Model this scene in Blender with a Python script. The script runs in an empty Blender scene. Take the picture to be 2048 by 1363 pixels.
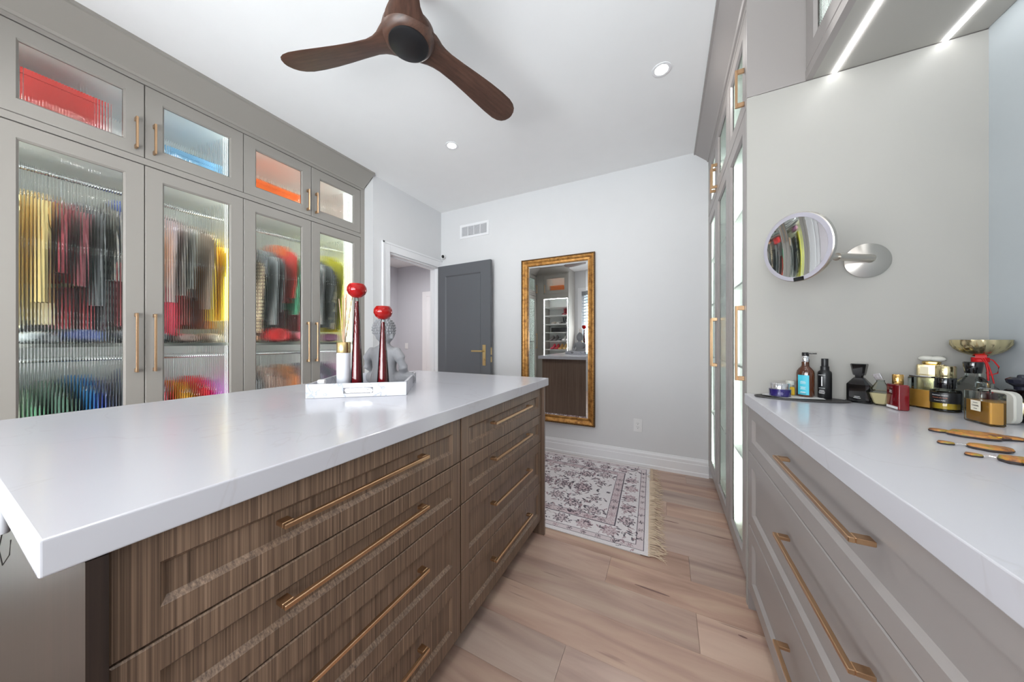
import bpy, math, random
import numpy as np
from mathutils import Vector, Matrix
from math import sin, cos, pi, radians as R
random.seed(7)
SC = bpy.context.scene
COL = SC.collection

# ------------------------------------------------------------------ camera
F = 612.5
YAW = math.atan2(309, F)
HC = 1.14
cam = bpy.data.cameras.new('camera'); camo = bpy.data.objects.new('camera', cam); COL.objects.link(camo)
cam.sensor_width = 36; cam.lens = F / 2048 * 36; cam.shift_y = -0.0007; cam.clip_start = 0.02
camo.location = (0, 0, HC); camo.rotation_euler = (pi / 2, 0, YAW)
SC.camera = camo

# ------------------------------------------------------------------ exposure
SC.view_settings.view_transform = 'Standard'; SC.view_settings.look = 'None'
SC.view_settings.exposure = -0.35; SC.view_settings.gamma = 1.0
SC.view_settings.use_curve_mapping = False
SC.cycles.max_bounces = 10; SC.cycles.diffuse_bounces = 5; SC.cycles.glossy_bounces = 5
SC.cycles.transmission_bounces = 8; SC.cycles.transparent_max_bounces = 8
SC.cycles.caustics_refractive = False; SC.cycles.caustics_reflective = False
SC.cycles.sample_clamp_indirect = 4.0

# ------------------------------------------------------------------ world
w = bpy.data.worlds.new('sky'); SC.world = w; w.use_nodes = True
bg = w.node_tree.nodes['Background']; bg.inputs[0].default_value = (0.78, 0.88, 1.0, 1); bg.inputs[1].default_value = 2.0

def area(name, loc, size, power, col=(1, 1, 1), rot=(0, 0, 0), sy=None, shape=None):
    l = bpy.data.lights.new(name, 'AREA'); l.energy = power; l.color = col
    l.shape = shape or ('RECTANGLE' if sy else 'SQUARE'); l.size = size
    if sy: l.size_y = sy
    o = bpy.data.objects.new(name, l); COL.objects.link(o); o.location = loc; o.rotation_euler = rot
    return o
# daylight entering through the window of the rear wall
area('window_daylight', (-0.76, -1.03, 1.45), 1.8, 150, (0.95, 0.975, 1.0), (R(90 + 30), 0, 0), sy=1.3)
DOWN = [(-1.556, 2.0), (-0.026, 1.99), (-1.556, 0.35), (-0.026, 0.35), (-0.8, -0.65), (0.2, -0.65)]
for x, y in DOWN:
    area('downlight_lamp', (x, y, 2.703), 0.085, 4.4, (1.0, 0.975, 0.94), shape='DISK')
area('hall_fill_light', (-3.9, 3.5, 2.60), 0.5, 44, (1, 0.98, 0.97))  # unseen source added to brighten the hall

# ------------------------------------------------------------------ helpers
def s2l(c):
    return tuple(((v / 255) / 12.92 if v / 255 <= 0.04045 else ((v / 255 + 0.055) / 1.055) ** 2.4) for v in c)

def newmat(name):
    m = bpy.data.materials.new(name); m.use_nodes = True
    return m, m.node_tree.nodes, m.node_tree.links, m.node_tree.nodes['Principled BSDF']

def plain(name, rgb, rough=0.5, metal=0.0, noise=0.0, scale=8.0, bump=0.0, bscale=60.0, coat=0.0, emit=None, es=0.0,
          trans=0.0, ior=1.45, sheen=0.0, alpha=1.0, stretch=(1, 1, 1), spec=0.5):
    m, N, L, b = newmat(name)
    c = s2l(rgb) + (1,)
    b.inputs['Base Color'].default_value = c
    b.inputs['Roughness'].default_value = rough; b.inputs['Metallic'].default_value = metal
    b.inputs['Coat Weight'].default_value = coat; b.inputs['IOR'].default_value = ior
    b.inputs['Transmission Weight'].default_value = trans; b.inputs['Sheen Weight'].default_value = sheen
    b.inputs['Alpha'].default_value = alpha; b.inputs['Specular IOR Level'].default_value = spec
    if emit:
        b.inputs['Emission Color'].default_value = s2l(emit) + (1,); b.inputs['Emission Strength'].default_value = es
    tc = N.new('ShaderNodeTexCoord'); mp = N.new('ShaderNodeMapping'); L.new(tc.outputs['Object'], mp.inputs[0])
    mp.inputs['Scale'].default_value = stretch
    nz = N.new('ShaderNodeTexNoise'); L.new(mp.outputs[0], nz.inputs[0]); nz.inputs['Scale'].default_value = scale
    nz.inputs['Detail'].default_value = 4
    mx = N.new('ShaderNodeMix'); mx.data_type = 'RGBA'
    k = max(noise, 0.015)
    mx.inputs[6].default_value = tuple(v * (1 - k) for v in c[:3]) + (1,)
    mx.inputs[7].default_value = tuple(min(1, v * (1 + k)) for v in c[:3]) + (1,)
    L.new(nz.outputs[0], mx.inputs[0]); L.new(mx.outputs[2], b.inputs['Base Color'])
    if bump:
        n2 = N.new('ShaderNodeTexNoise'); n2.inputs['Scale'].default_value = bscale; L.new(mp.outputs[0], n2.inputs[0])
        bp = N.new('ShaderNodeBump'); bp.inputs['Strength'].default_value = bump; bp.inputs['Distance'].default_value = 0.002
        L.new(n2.outputs[0], bp.inputs['Height']); L.new(bp.outputs[0], b.inputs['Normal'])
    return m

def ramp(N, stops):
    r = N.new('ShaderNodeValToRGB'); e = r.color_ramp.elements
    while len(e) < len(stops): e.new(0.5)
    for k, (p, c) in enumerate(stops):
        e[k].position = p; e[k].color = s2l(c) + (1,)
    return r

def wood_streak(name, c0, c1, c2, stretch, rough=0.45, scale=1.0, rnd=True, bump=0.15):
    m, N, L, b = newmat(name)
    tc = N.new('ShaderNodeTexCoord'); mp = N.new('ShaderNodeMapping'); L.new(tc.outputs['Object'], mp.inputs[0])
    mp.inputs['Scale'].default_value = stretch
    if rnd:
        oi = N.new('ShaderNodeObjectInfo'); mu = N.new('ShaderNodeMath'); mu.operation = 'MULTIPLY'; mu.inputs[1].default_value = 37
        L.new(oi.outputs['Random'], mu.inputs[0]); L.new(mu.outputs[0], mp.inputs['Location'])
    n1 = N.new('ShaderNodeTexNoise'); n1.inputs['Scale'].default_value = scale; n1.inputs['Detail'].default_value = 5
    n1.inputs['Roughness'].default_value = 0.7
    L.new(mp.outputs[0], n1.inputs[0])
    r = ramp(N, [(0.3, c0), (0.5, c1), (0.72, c2)]); L.new(n1.outputs[0], r.inputs[0])
    L.new(r.outputs[0], b.inputs['Base Color']); b.inputs['Roughness'].default_value = rough
    bp = N.new('ShaderNodeBump'); bp.inputs['Strength'].default_value = bump; bp.inputs['Distance'].default_value = 0.0006
    L.new(n1.outputs[0], bp.inputs['Height']); L.new(bp.outputs[0], b.inputs['Normal'])
    return m

def plank_mat():
    m, N, L, b = newmat('plank_oak')
    tc = N.new('ShaderNodeTexCoord'); mp = N.new('ShaderNodeMapping'); L.new(tc.outputs['Object'], mp.inputs[0])
    oi = N.new('ShaderNodeObjectInfo'); mu = N.new('ShaderNodeMath'); mu.operation = 'MULTIPLY'; mu.inputs[1].default_value = 53
    L.new(oi.outputs['Random'], mu.inputs[0]); L.new(mu.outputs[0], mp.inputs['Location'])
    mp.inputs['Scale'].default_value = (0.9, 7, 1)
    n1 = N.new('ShaderNodeTexNoise'); n1.inputs['Scale'].default_value = 1.7; n1.inputs['Detail'].default_value = 7; n1.inputs['Distortion'].default_value = 0.5
    L.new(mp.outputs[0], n1.inputs[0])
    r = ramp(N, [(0.28, (158, 130, 117)), (0.5, (190, 161, 145)), (0.7, (208, 183, 164))]); L.new(n1.outputs[0], r.inputs[0])
    # board to board tone
    hs = N.new('ShaderNodeHueSaturation'); L.new(r.outputs[0], hs.inputs['Color'])
    mr = N.new('ShaderNodeMapRange'); mr.inputs[3].default_value = 0.84; mr.inputs[4].default_value = 1.08
    L.new(oi.outputs['Random'], mr.inputs[0]); L.new(mr.outputs[0], hs.inputs['Value'])
    m2 = N.new('ShaderNodeMath'); m2.operation = 'FRACT'; m3 = N.new('ShaderNodeMath'); m3.operation = 'MULTIPLY'; m3.inputs[1].default_value = 7.31
    L.new(oi.outputs['Random'], m3.inputs[0]); L.new(m3.outputs[0], m2.inputs[0])
    mr2 = N.new('ShaderNodeMapRange'); mr2.inputs[3].default_value = 0.75; mr2.inputs[4].default_value = 1.15
    L.new(m2.outputs[0], mr2.inputs[0]); L.new(mr2.outputs[0], hs.inputs['Saturation'])
    # dark mineral streaks
    mp2 = N.new('ShaderNodeMapping'); L.new(tc.outputs['Object'], mp2.inputs[0]); mp2.inputs['Scale'].default_value = (1.4, 17, 1)
    L.new(mu.outputs[0], mp2.inputs['Location'])
    n2 = N.new('ShaderNodeTexNoise'); n2.inputs['Scale'].default_value = 1.6; n2.inputs['Detail'].default_value = 2; L.new(mp2.outputs[0], n2.inputs[0])
    r2 = N.new('ShaderNodeMapRange'); r2.inputs[1].default_value = 0.70; r2.inputs[2].default_value = 0.80; L.new(n2.outputs[0], r2.inputs[0])
    mx = N.new('ShaderNodeMix'); mx.data_type = 'RGBA'; L.new(r2.outputs[0], mx.inputs[0]); L.new(hs.outputs[0], mx.inputs[6])
    mx.inputs[7].default_value = s2l((112, 84, 78)) + (1,)
    L.new(mx.outputs[2], b.inputs['Base Color']); b.inputs['Roughness'].default_value = 0.38
    return m

def quartz_mat():
    m, N, L, b = newmat('quartz_white')
    tc = N.new('ShaderNodeTexCoord'); n = N.new('ShaderNodeTexNoise'); n.inputs['Scale'].default_value = 1.6; n.inputs['Detail'].default_value = 6
    n.inputs['Distortion'].default_value = 1.3
    L.new(tc.outputs['Object'], n.inputs[0])
    r = ramp(N, [(0.0, (200, 200, 206)), (0.492, (200, 200, 206)), (0.5, (196, 195, 200)), (0.508, (200, 200, 206)), (1.0, (200, 200, 206))])
    L.new(n.outputs[0], r.inputs[0]); L.new(r.outputs[0], b.inputs['Base Color'])
    b.inputs['Roughness'].default_value = 0.2; b.inputs['Coat Weight'].default_value = 0.15; b.inputs['Coat Roughness'].default_value = 0.06
    return m

def plaid_mat(name, base, line, period=0.03, thick=0.3):
    m, N, L, b = newmat(name)
    tc = N.new('ShaderNodeTexCoord'); sp = N.new('ShaderNodeSeparateXYZ'); L.new(tc.outputs['Object'], sp.inputs[0])
    outs = []
    for ax in ('X', 'Z'):
        d = N.new('ShaderNodeMath'); d.operation = 'DIVIDE'; d.inputs[1].default_value = period; L.new(sp.outputs[ax], d.inputs[0])
        fr = N.new('ShaderNodeMath'); fr.operation = 'FRACT'; L.new(d.outputs[0], fr.inputs[0])
        lt = N.new('ShaderNodeMath'); lt.operation = 'LESS_THAN'; lt.inputs[1].default_value = thick; L.new(fr.outputs[0], lt.inputs[0]); outs.append(lt)
    mxm = N.new('ShaderNodeMath'); mxm.operation = 'MAXIMUM'; L.new(outs[0].outputs[0], mxm.inputs[0]); L.new(outs[1].outputs[0], mxm.inputs[1])
    mx = N.new('ShaderNodeMix'); mx.data_type = 'RGBA'; L.new(mxm.outputs[0], mx.inputs[0])
    mx.inputs[6].default_value = s2l(base) + (1,); mx.inputs[7].default_value = s2l(line) + (1,)
    L.new(mx.outputs[2], b.inputs['Base Color']); b.inputs['Roughness'].default_value = 0.85
    return m

def camo_mat():
    m, N, L, b = newmat('camo_print')
    tc = N.new('ShaderNodeTexCoord'); n = N.new('ShaderNodeTexNoise'); n.inputs['Scale'].default_value = 14; n.inputs['Detail'].default_value = 1
    L.new(tc.outputs['Object'], n.inputs[0])
    r = ramp(N, [(0.0, (35, 35, 33)), (0.45, (35, 35, 33)), (0.46, (196, 186, 160)), (0.56, (196, 186, 160)), (0.57, (110, 105, 85))])
    r.color_ramp.interpolation = 'CONSTANT'; L.new(n.outputs[0], r.inputs[0]); L.new(r.outputs[0], b.inputs['Base Color']); b.inputs['Roughness'].default_value = 0.9
    return m

def marble_mat():
    m, N, L, b = newmat('marble_tray')
    tc = N.new('ShaderNodeTexCoord'); n = N.new('ShaderNodeTexNoise'); n.inputs['Scale'].default_value = 9; n.inputs['Detail'].default_value = 5; n.inputs['Distortion'].default_value = 1.0
    L.new(tc.outputs['Object'], n.inputs[0])
    r = ramp(N, [(0.0, (196, 196, 202)), (0.475, (196, 196, 202)), (0.5, (150, 156, 168)), (0.515, (196, 196, 202)), (1.0, (200, 200, 206))])
    L.new(n.outputs[0], r.inputs[0]); L.new(r.outputs[0], b.inputs['Base Color']); b.inputs['Roughness'].default_value = 0.25
    return m

def gold_frame_mat():
    m, N, L, b = newmat('antique_gold')
    tc = N.new('ShaderNodeTexCoord'); n = N.new('ShaderNodeTexNoise'); n.inputs['Scale'].default_value = 30; n.inputs['Detail'].default_value = 5
    L.new(tc.outputs['Object'], n.inputs[0])
    r = ramp(N, [(0.3, (120, 78, 34)), (0.5, (172, 122, 60)), (0.75, (200, 150, 84))])
    L.new(n.outputs[0], r.inputs[0]); L.new(r.outputs[0], b.inputs['Base Color'])
    b.inputs['Roughness'].default_value = 0.38; b.inputs['Metallic'].default_value = 0.55
    return m

def glass(name, rgb=(250, 253, 250), rough=0.0, ior=1.45):
    m, N, L, b = newmat(name)
    g = N.new('ShaderNodeBsdfGlass'); g.inputs['Color'].default_value = s2l(rgb) + (1,); g.inputs['Roughness'].default_value = rough; g.inputs['IOR'].default_value = ior
    L.new(g.outputs[0], N['Material Output'].inputs[0])
    return m

def clearpane(name, rgb=(245, 250, 250), refl=0.08):
    m, N, L, b = newmat(name)
    t = N.new('ShaderNodeBsdfTransparent'); t.inputs[0].default_value = s2l(rgb) + (1,)
    g = N.new('ShaderNodeBsdfGlossy'); g.inputs['Roughness'].default_value = 0.02
    lw = N.new('ShaderNodeFresnel'); lw.inputs[0].default_value = 1.45
    mx = N.new('ShaderNodeMixShader'); L.new(lw.outputs[0], mx.inputs[0]); L.new(t.outputs[0], mx.inputs[1]); L.new(g.outputs[0], mx.inputs[2])
    L.new(mx.outputs[0], N['Material Output'].inputs[0])
    return m

def emis(name, rgb, s):
    m, N, L, b = newmat(name)
    e = N.new('ShaderNodeEmission'); e.inputs[0].default_value = s2l(rgb) + (1,); e.inputs[1].default_value = s
    L.new(e.outputs[0], N['Material Output'].inputs[0])
    return m

M = {}
M['wall'] = plain('wall_paint', (220, 220, 221), 0.75)
M['wall_daylight_tint'] = plain('niche_side_panel', (178, 184, 187), 0.45)  # bluish window light on this panel is put into its colour
M['hallwall'] = plain('hall_paint', (205, 206, 212), 0.8)
M['ceil'] = plain('ceiling_paint', (243, 243, 243), 0.85)
M['white'] = plain('white_trim', (238, 238, 240), 0.4)
M['cab'] = plain('cabinet_paint', (151, 147, 141), 0.4)
M['cabR'] = plain('cabinet_paint_drawers', (154, 148, 145), 0.36)
M['panel'] = plain('tower_side_panel', (166, 163, 157), 0.5)
M['inside'] = plain('cabinet_interior', (238, 240, 238), 0.5)
M['shelf'] = plain('shelf_grey', (172, 172, 168), 0.5)
M['dark'] = plain('dark_gap', (40, 36, 34), 0.8)
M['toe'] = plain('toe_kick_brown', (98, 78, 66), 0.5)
M['wood'] = wood_streak('island_walnut', (66, 50, 39), (115, 93, 76), (158, 132, 110), (235, 120, .7), 0.42, 1.25, bump=0.04)
M['wood_far_lifted'] = wood_streak('island_far_lifted', (92, 74, 62), (116, 95, 81), (136, 114, 98), (60, 60, 1.2), 0.4, 1.0)  # island walnut made paler to offset the low light at the far end
M['wood_end_shaded'] = wood_streak('island_end_shaded', (32, 24, 20), (42, 32, 27), (54, 42, 35), (60, 60, 1.2), 0.4, 1.0)  # island walnut darkened: shade at the near end put into the colour
M['plank'] = plank_mat()
M['quartz'] = quartz_mat()
M['bronze'] = plain('brushed_bronze', (203, 166, 130), 0.32, 1.0, 0.05, 90)
M['brass'] = plain('satin_brass', (205, 180, 130), 0.3, 1.0)
M['nickel'] = plain('brushed_nickel', (205, 200, 193), 0.28, 1.0)
M['chrome'] = plain('chrome', (225, 225, 228), 0.12, 1.0)
M['mirror'] = plain('mirror_glass', (240, 242, 242), 0.0, 1.0)
M['flute'] = glass('fluted_glass', (247, 251, 248), 0.03, 1.42)
M['pane'] = clearpane('clear_pane')
M['led'] = emis('led_and_fill_strip', (250, 253, 255), 165)
M['led_up'] = emis('led_upper', (250, 253, 255), 120)
M['glow_fill'] = emis('glow_fill_panel', (252, 254, 255), 12)  # glow added behind glass, no fixture of this size there
M['led_hot'] = emis('led_strip_niche', (250, 253, 255), 26)
M['lens'] = emis('downlight_lens', (255, 252, 245), 40)
M['door'] = plain('charcoal_door', (92, 94, 98), 0.42)
M['fan'] = wood_streak('fan_walnut', (54, 35, 28), (74, 50, 40), (90, 64, 52), (3, 30, 30), 0.42, 2.0, False)
M['black'] = plain('black_satin', (22, 22, 24), 0.35)
M['blackgloss'] = plain('black_gloss', (10, 10, 12), 0.08, coat=0.5)
M['gold'] = gold_frame_mat()
M['golddark'] = plain('gold_outer_edge', (92, 66, 36), 0.45, 0.5, 0.3, 120)
M['marble'] = marble_mat()
M['redglass'] = plain('red_glass', (206, 10, 6), 0.03, trans=0.6, ior=1.45, coat=0.1)
M['redstem'] = plain('red_core', (120, 2, 16), 0.12, coat=0.2)
M['crystal'] = glass('crystal_glass', (250, 252, 250), 0.0)
M['clear'] = clearpane('clear_glass', (236, 240, 238))
M['stone'] = plain('statue_stone', (150, 150, 153), 0.75, noise=0.08, scale=40, bump=0.5, bscale=200)
M['reed'] = plain('reed_stick', (205, 170, 140), 0.7)
M['ceramic'] = plain('white_ceramic', (222, 224, 230), 0.25)
M['plastic'] = plain('white_plastic', (235, 235, 235), 0.35)

class MB:
    def __init__(s): s.v = []; s.f = []; s.m = []; s.mi = 0
    def add(s, vs, fs):
        o = len(s.v); s.v += [tuple(p) for p in vs]; s.f += [tuple(i + o for i in f) for f in fs]; s.m += [s.mi] * len(fs)
    def box(s, x0, x1, y0, y1, z0, z1):
        s.add([(x0, y0, z0), (x1, y0, z0), (x1, y1, z0), (x0, y1, z0), (x0, y0, z1), (x1, y0, z1), (x1, y1, z1), (x0, y1, z1)],
              [(0, 3, 2, 1), (4, 5, 6, 7), (0, 1, 5, 4), (1, 2, 6, 5), (2, 3, 7, 6), (3, 0, 4, 7)]); return s
    def loft(s, rings, cap=True, close=True):
        n = len(rings[0]); o = []
        vs = [p for r in rings for p in r]; fs = []
        for k in range(len(rings) - 1):
            for j in range(n if close else n - 1):
                a = k * n + j; b = k * n + (j + 1) % n
                fs.append((a, b, b + n, a + n))
        if cap:
            fs.append(tuple(range(n - 1, -1, -1))); fs.append(tuple((len(rings) - 1) * n + j for j in range(n)))
        s.add(vs, fs); return s
    def lathe(s, prof, n=32, c=(0, 0, 0), axis='z', cap=True):
        rings = []
        for r, h in prof:
            ring = []
            for k in range(n):
                a = 2 * pi * k / n
                p = (r * cos(a), r * sin(a), h)
                if axis == 'y': p = (p[0], h, -p[1])
                if axis == 'x': p = (h, p[0], p[1])
                ring.append((c[0] + p[0], c[1] + p[1], c[2] + p[2]))
            rings.append(ring)
        return s.loft(rings, cap)
    def tube(s, pts, r, n=8, cap=True):
        pts = [Vector(p) for p in pts]; rings = []
        rr = r if isinstance(r, (list, tuple)) else [r] * len(pts)
        up = Vector((0, 0, 1))
        for k, p in enumerate(pts):
            d = (pts[min(k + 1, len(pts) - 1)] - pts[max(k - 1, 0)]).normalized()
            a = d.cross(up if abs(d.z) < 0.95 else Vector((1, 0, 0))).normalized(); b = d.cross(a)
            rings.append([tuple(p + a * (rr[k] * cos(2 * pi * j / n)) + b * (rr[k] * sin(2 * pi * j / n))) for j in range(n)])
        return s.loft(rings, cap)
    def rbox(s, x0, x1, y0, y1, z0, z1, r=0.01, n=4, dz=0.003):
        def ring(i, z):
            o = []
            for cxx, cyy, a0 in ((x1 - r, y1 - r, 0), (x0 + r, y1 - r, pi / 2), (x0 + r, y0 + r, pi), (x1 - r, y0 + r, 1.5 * pi)):
                for k in range(n + 1):
                    a = a0 + k * pi / 2 / n; o.append((cxx + (r - i) * cos(a), cyy + (r - i) * sin(a), z))
            return o
        return s.loft([ring(dz, z0), ring(0, z0 + dz), ring(0, z1 - dz), ring(dz, z1)])
    def extr(s, prof, a0, a1, axis='y'):
        def P(p, t): return (p[0], t, p[1]) if axis == 'y' else (t, p[0], p[1]) if axis == 'x' else (p[0], p[1], t)
        return s.loft([[P(p, a0) for p in prof], [P(p, a1) for p in prof]])
    def build(s, name, mat, parent=None, smooth=None, bevel=0, seg=2):
        me = bpy.data.meshes.new(name); me.from_pydata(s.v, [], s.f)
        mats = mat if isinstance(mat, (list, tuple)) else [mat]
        for m_ in mats: me.materials.append(m_)
        if len(mats) > 1: me.polygons.foreach_set('material_index', s.m)
        import bmesh
        bm = bmesh.new(); bm.from_mesh(me); bmesh.ops.recalc_face_normals(bm, faces=bm.faces); bm.to_mesh(me); bm.free()
        if smooth:
            me.polygons.foreach_set('use_smooth', [True] * len(me.polygons)); me.set_sharp_from_angle(angle=R(smooth))
        o = bpy.data.objects.new(name, me); COL.objects.link(o)
        if parent: o.parent = parent
        if bevel:
            md = o.modifiers.new('bevel', 'BEVEL'); md.width = bevel; md.segments = seg; md.limit_method = 'ANGLE'; md.angle_limit = R(40)
        return o

def thing(name, label, cat, loc=(0, 0, 0), rz=0, group=None):
    o = bpy.data.objects.new(name, None); COL.objects.link(o); o.location = loc; o.rotation_euler = (0, 0, rz)
    o.empty_display_size = 0.05
    o['label'] = label; o['category'] = cat
    if group: o['group'] = group
    return o
def tag(o, label, cat, group=None):
    o['label'] = label; o['category'] = cat
    if group: o['group'] = group
    return o
def struct(o): o['kind'] = 'structure'; return o

def frame_panel(parent, name, mat, x0, x1, z0, z1, st, rail, th=0.02, rec=0.009, ch=0.008, solid=True):
    """shaker front in local coordinates: face towards -y at y=0"""
    def rect(i, k, y): return [(x0 + i, y, z0 + k), (x1 - i, y, z0 + k), (x1 - i, y, z1 - k), (x0 + i, y, z1 - k)]
    b = MB()
    rs = [rect(0, 0, th), rect(0, 0, 0.0025), rect(0.0025, 0.0025, 0), rect(st, rail, 0), rect(st + ch, rail + ch, rec)]
    if solid:
        b.loft(rs, cap=True)
    else:
        rs += [rect(st + ch, rail + ch, th), rect(0, 0, th)]
        b.loft(rs, cap=False)
    return b.build(name, mat, parent)

def bar_pull(parent, cx_, cz, length, vertical=True, proud=0.034, t=0.0095, leg=0.02):
    b = MB(); h = length / 2
    def bx(u0, u1, y0, y1):
        if vertical: b.box(cx_ - t / 2, cx_ + t / 2, y0, y1, cz + u0, cz + u1)
        else: b.box(cx_ + u0, cx_ + u1, y0, y1, cz - t / 2, cz + t / 2)
    bx(-h, h, -proud, -proud + t)
    bx(-h, -h + leg, -proud + t, 0.0); bx(h - leg, h, -proud + t, 0.0)
    return b.build('handle', M['bronze'], parent, bevel=0.0012, seg=1)

FL = {}
def fluted(parent, x0, x1, z0, z1, y=0.012):
    key = (round(x1 - x0, 4), round(z1 - z0, 4))
    if key not in FL:
        p = 0.0088; n = max(1, round((x1 - x0) / p)); p = (x1 - x0) / n; A = 0.00095; sg = 8
        xs = [k * p / sg for k in range(n * sg + 1)]
        ys = [-A * (1 - (2 * ((k % sg) / sg) - 1) ** 2) for k in range(n * sg + 1)]
        H = z1 - z0
        b = MB(); nn = len(xs)
        vs = [(a, q, 0) for a, q in zip(xs, ys)] + [(a, q, H) for a, q in zip(xs, ys)]
        vs += [(0, 0.004, 0), (xs[-1], 0.004, 0), (0, 0.004, H), (xs[-1], 0.004, H)]
        fs = [(k, k + 1, nn + k + 1, nn + k) for k in range(nn - 1)]
        m_ = 2 * nn
        fs += [(m_ + 1, m_, m_ + 2, m_ + 3), (0, nn, m_ + 2, m_), (nn - 1, m_ + 1, m_ + 3, 2 * nn - 1)]
        fs += [tuple([m_, m_ + 1] + list(range(nn - 1, -1, -1))), tuple([m_ + 3, m_ + 2] + list(range(nn, 2 * nn)))]
        b.add(vs, fs)
        o = b.build('glass_pane', M['flute'], parent, smooth=35)
        FL[key] = o.data
    else:
        o = bpy.data.objects.new('glass_pane', FL[key]); COL.objects.link(o); o.parent = parent
    o.location = (x0, y, z0)
    return o

def glazed_door(parent, x0, x1, z0, z1, hx, hz, hl, st=0.068, mat=None):
    d = frame_panel(parent, 'door', mat or M['cab'], x0 + 0.0015, x1 - 0.0015, z0 + 0.0015, z1 - 0.0015, st - 0.0015, st - 0.0015, solid=False)
    fluted(d, x0 + st + 0.002, x1 - st - 0.002, z0 + st + 0.002, z1 - st - 0.002)
    bar_pull(d, hx, hz, hl)
    return d

def carcass(parent, W, z0, z1, depth=0.58, t=0.018, y0=0.022, shelves=(), top=True, rails=(), inner=None):
    ins = inner or M['inside']
    MB().box(0, t, y0, depth, z0, z1).build('side_panel', ins, parent)
    MB().box(W - t, W, y0, depth, z0, z1).build('side_panel', ins, parent)
    MB().box(t, W - t, depth - 0.012, depth, z0, z1).build('back_panel', ins, parent)
    MB().box(t, W - t, y0, depth - 0.012, z0, z0 + t).build('bottom_panel', ins, parent)
    MB().box(t, W - t, y0, depth - 0.012, z1 - t, z1).build('top_panel', ins, parent)
    for z, yy in shelves:
        MB().box(t, W - t, yy, depth - 0.012, z, z + 0.018).build('shelf', M['shelf'], parent)
    for z in rails:
        b = MB(); b.lathe([(0.013, t), (0.013, W - t)], 12, (0, 0.30, z), 'x'); b.build('hanging_rail', M['chrome'], parent, smooth=50)

def led(parent, x0, x1, y0, y1, z0, z1, m='led'):
    return MB().box(x0, x1, y0, y1, z0, z1).build('led_and_fill_strip', M[m], parent)  # builds the visible strips and the added unseen fill strips

# ------------------------------------------------------------------ room shell
H = 2.72
fl = struct(MB().box(-3.35, 1.02, -1.06, 3.1, -0.05, -0.012).build('floor', M['dark']))
# oak planks of the floor
rng = random.Random(3)
butts = {1.49: -0.26, 1.303: 0.11, 2.24: 0.0, 1.116: -0.95}
PM = {}
def plank(x0, x1, y0, y1):
    g = 0.0004; k = (round(x1 - x0, 3), round(y1 - y0, 3))
    if k not in PM:
        b = MB(); X = (x1 - x0) / 2 - g; Y = (y1 - y0) / 2 - g; c = 0.0005
        b.loft([[(-X, -Y, -0.012), (X, -Y, -0.012), (X, Y, -0.012), (-X, Y, -0.012)],
                [(-X, -Y, -c), (X, -Y, -c), (X, Y, -c), (-X, Y, -c)],
                [(-X + c, -Y + c, 0), (X - c, -Y + c, 0), (X - c, Y - c, 0), (-X + c, Y - c, 0)]])
        o = b.build('plank', M['plank'], fl); PM[k] = o.data
    else:
        o = bpy.data.objects.new('plank', PM[k]); COL.objects.link(o); o.parent = fl
    o.location = ((x0 + x1) / 2, (y0 + y1) / 2, 0)
y = 1.303 - 0.187 * 13
while y < 3.0:
    yk = round(y, 3); y1 = min(y + 0.187, 3.01)
    b0 = None
    for k_, v_ in butts.items():
        if abs(k_ - yk) < 0.01: b0 = v_
    if b0 is None: b0 = rng.uniform(-0.9, 0.3)
    L_ = 1.35
    xs = [b0 - L_ * 3 + i * L_ for i in range(8)]
    for a_, c_ in zip(xs, xs[1:]):
        a2, c2 = max(a_, -2.70), min(c_, 1.02)
        if c2 - a2 > 0.02: plank(a2, c2, y, y1)
    y += 0.187
# knots in the boards
for kx, ky, kl, kw, an in ((-0.06, 1.535, 0.15, 0.011, -0.03), (0.262, 1.452, 0.03, 0.008, -0.1), (0.02, 2.17, 0.10, 0.008, 0.0)):
    n_ = 16
    b = MB(); b.add([(kx + kl / 2 * cos(2 * pi * k / n_) * cos(an) - kw / 2 * sin(2 * pi * k / n_) * sin(an), ky + kl / 2 * cos(2 * pi * k / n_) * sin(an) + kw / 2 * sin(2 * pi * k / n_), 0.0004) for k in range(n_)], [tuple(range(n_))])
    b.build('knot', plain('knot_brown', (120, 92, 86), 0.5, noise=0.2, scale=40), fl)

struct(MB().box(-3.4, 1.02, -1.1, 3.12, H, H + 0.06).build('ceiling', M['ceil']))
struct(MB().box(-2.5, 1.12, 3.0, 3.1, 0, H).build('wall_back', M['wall']))
b = MB()
b.box(-2.62, -2.5, 2.012, 2.2, 0, H); b.box(-2.62, -2.5, 2.955, 3.1, 0, H); b.box(-2.62, -2.5, 2.2, 2.955, 2.03, H)
b.box(-3.35, -2.62, 2.012, 2.05, 0, H); b.box(-3.35, -3.25, -1.0, 2.012, 0, H)
struct(b.build('wall_left', M['wall']))
struct(MB().box(1.02, 1.12, -1.1, 3.1, 0, H).build('wall_right', M['wall']))
b = MB()   # rear wall with the window opening
WX0, WX1, WZ0, WZ1 = -1.72, 0.20, 0.75, 2.24
b.box(-3.35, WX0, -1.06, -0.96, 0, H); b.box(WX1, 1.12, -1.06, -0.96, 0, H)
b.box(WX0, WX1, -1.06, -0.96, 0, WZ0); b.box(WX0, WX1, -1.06, -0.96, WZ1, H)
struct(b.build('wall_rear', M['wall']))
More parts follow.
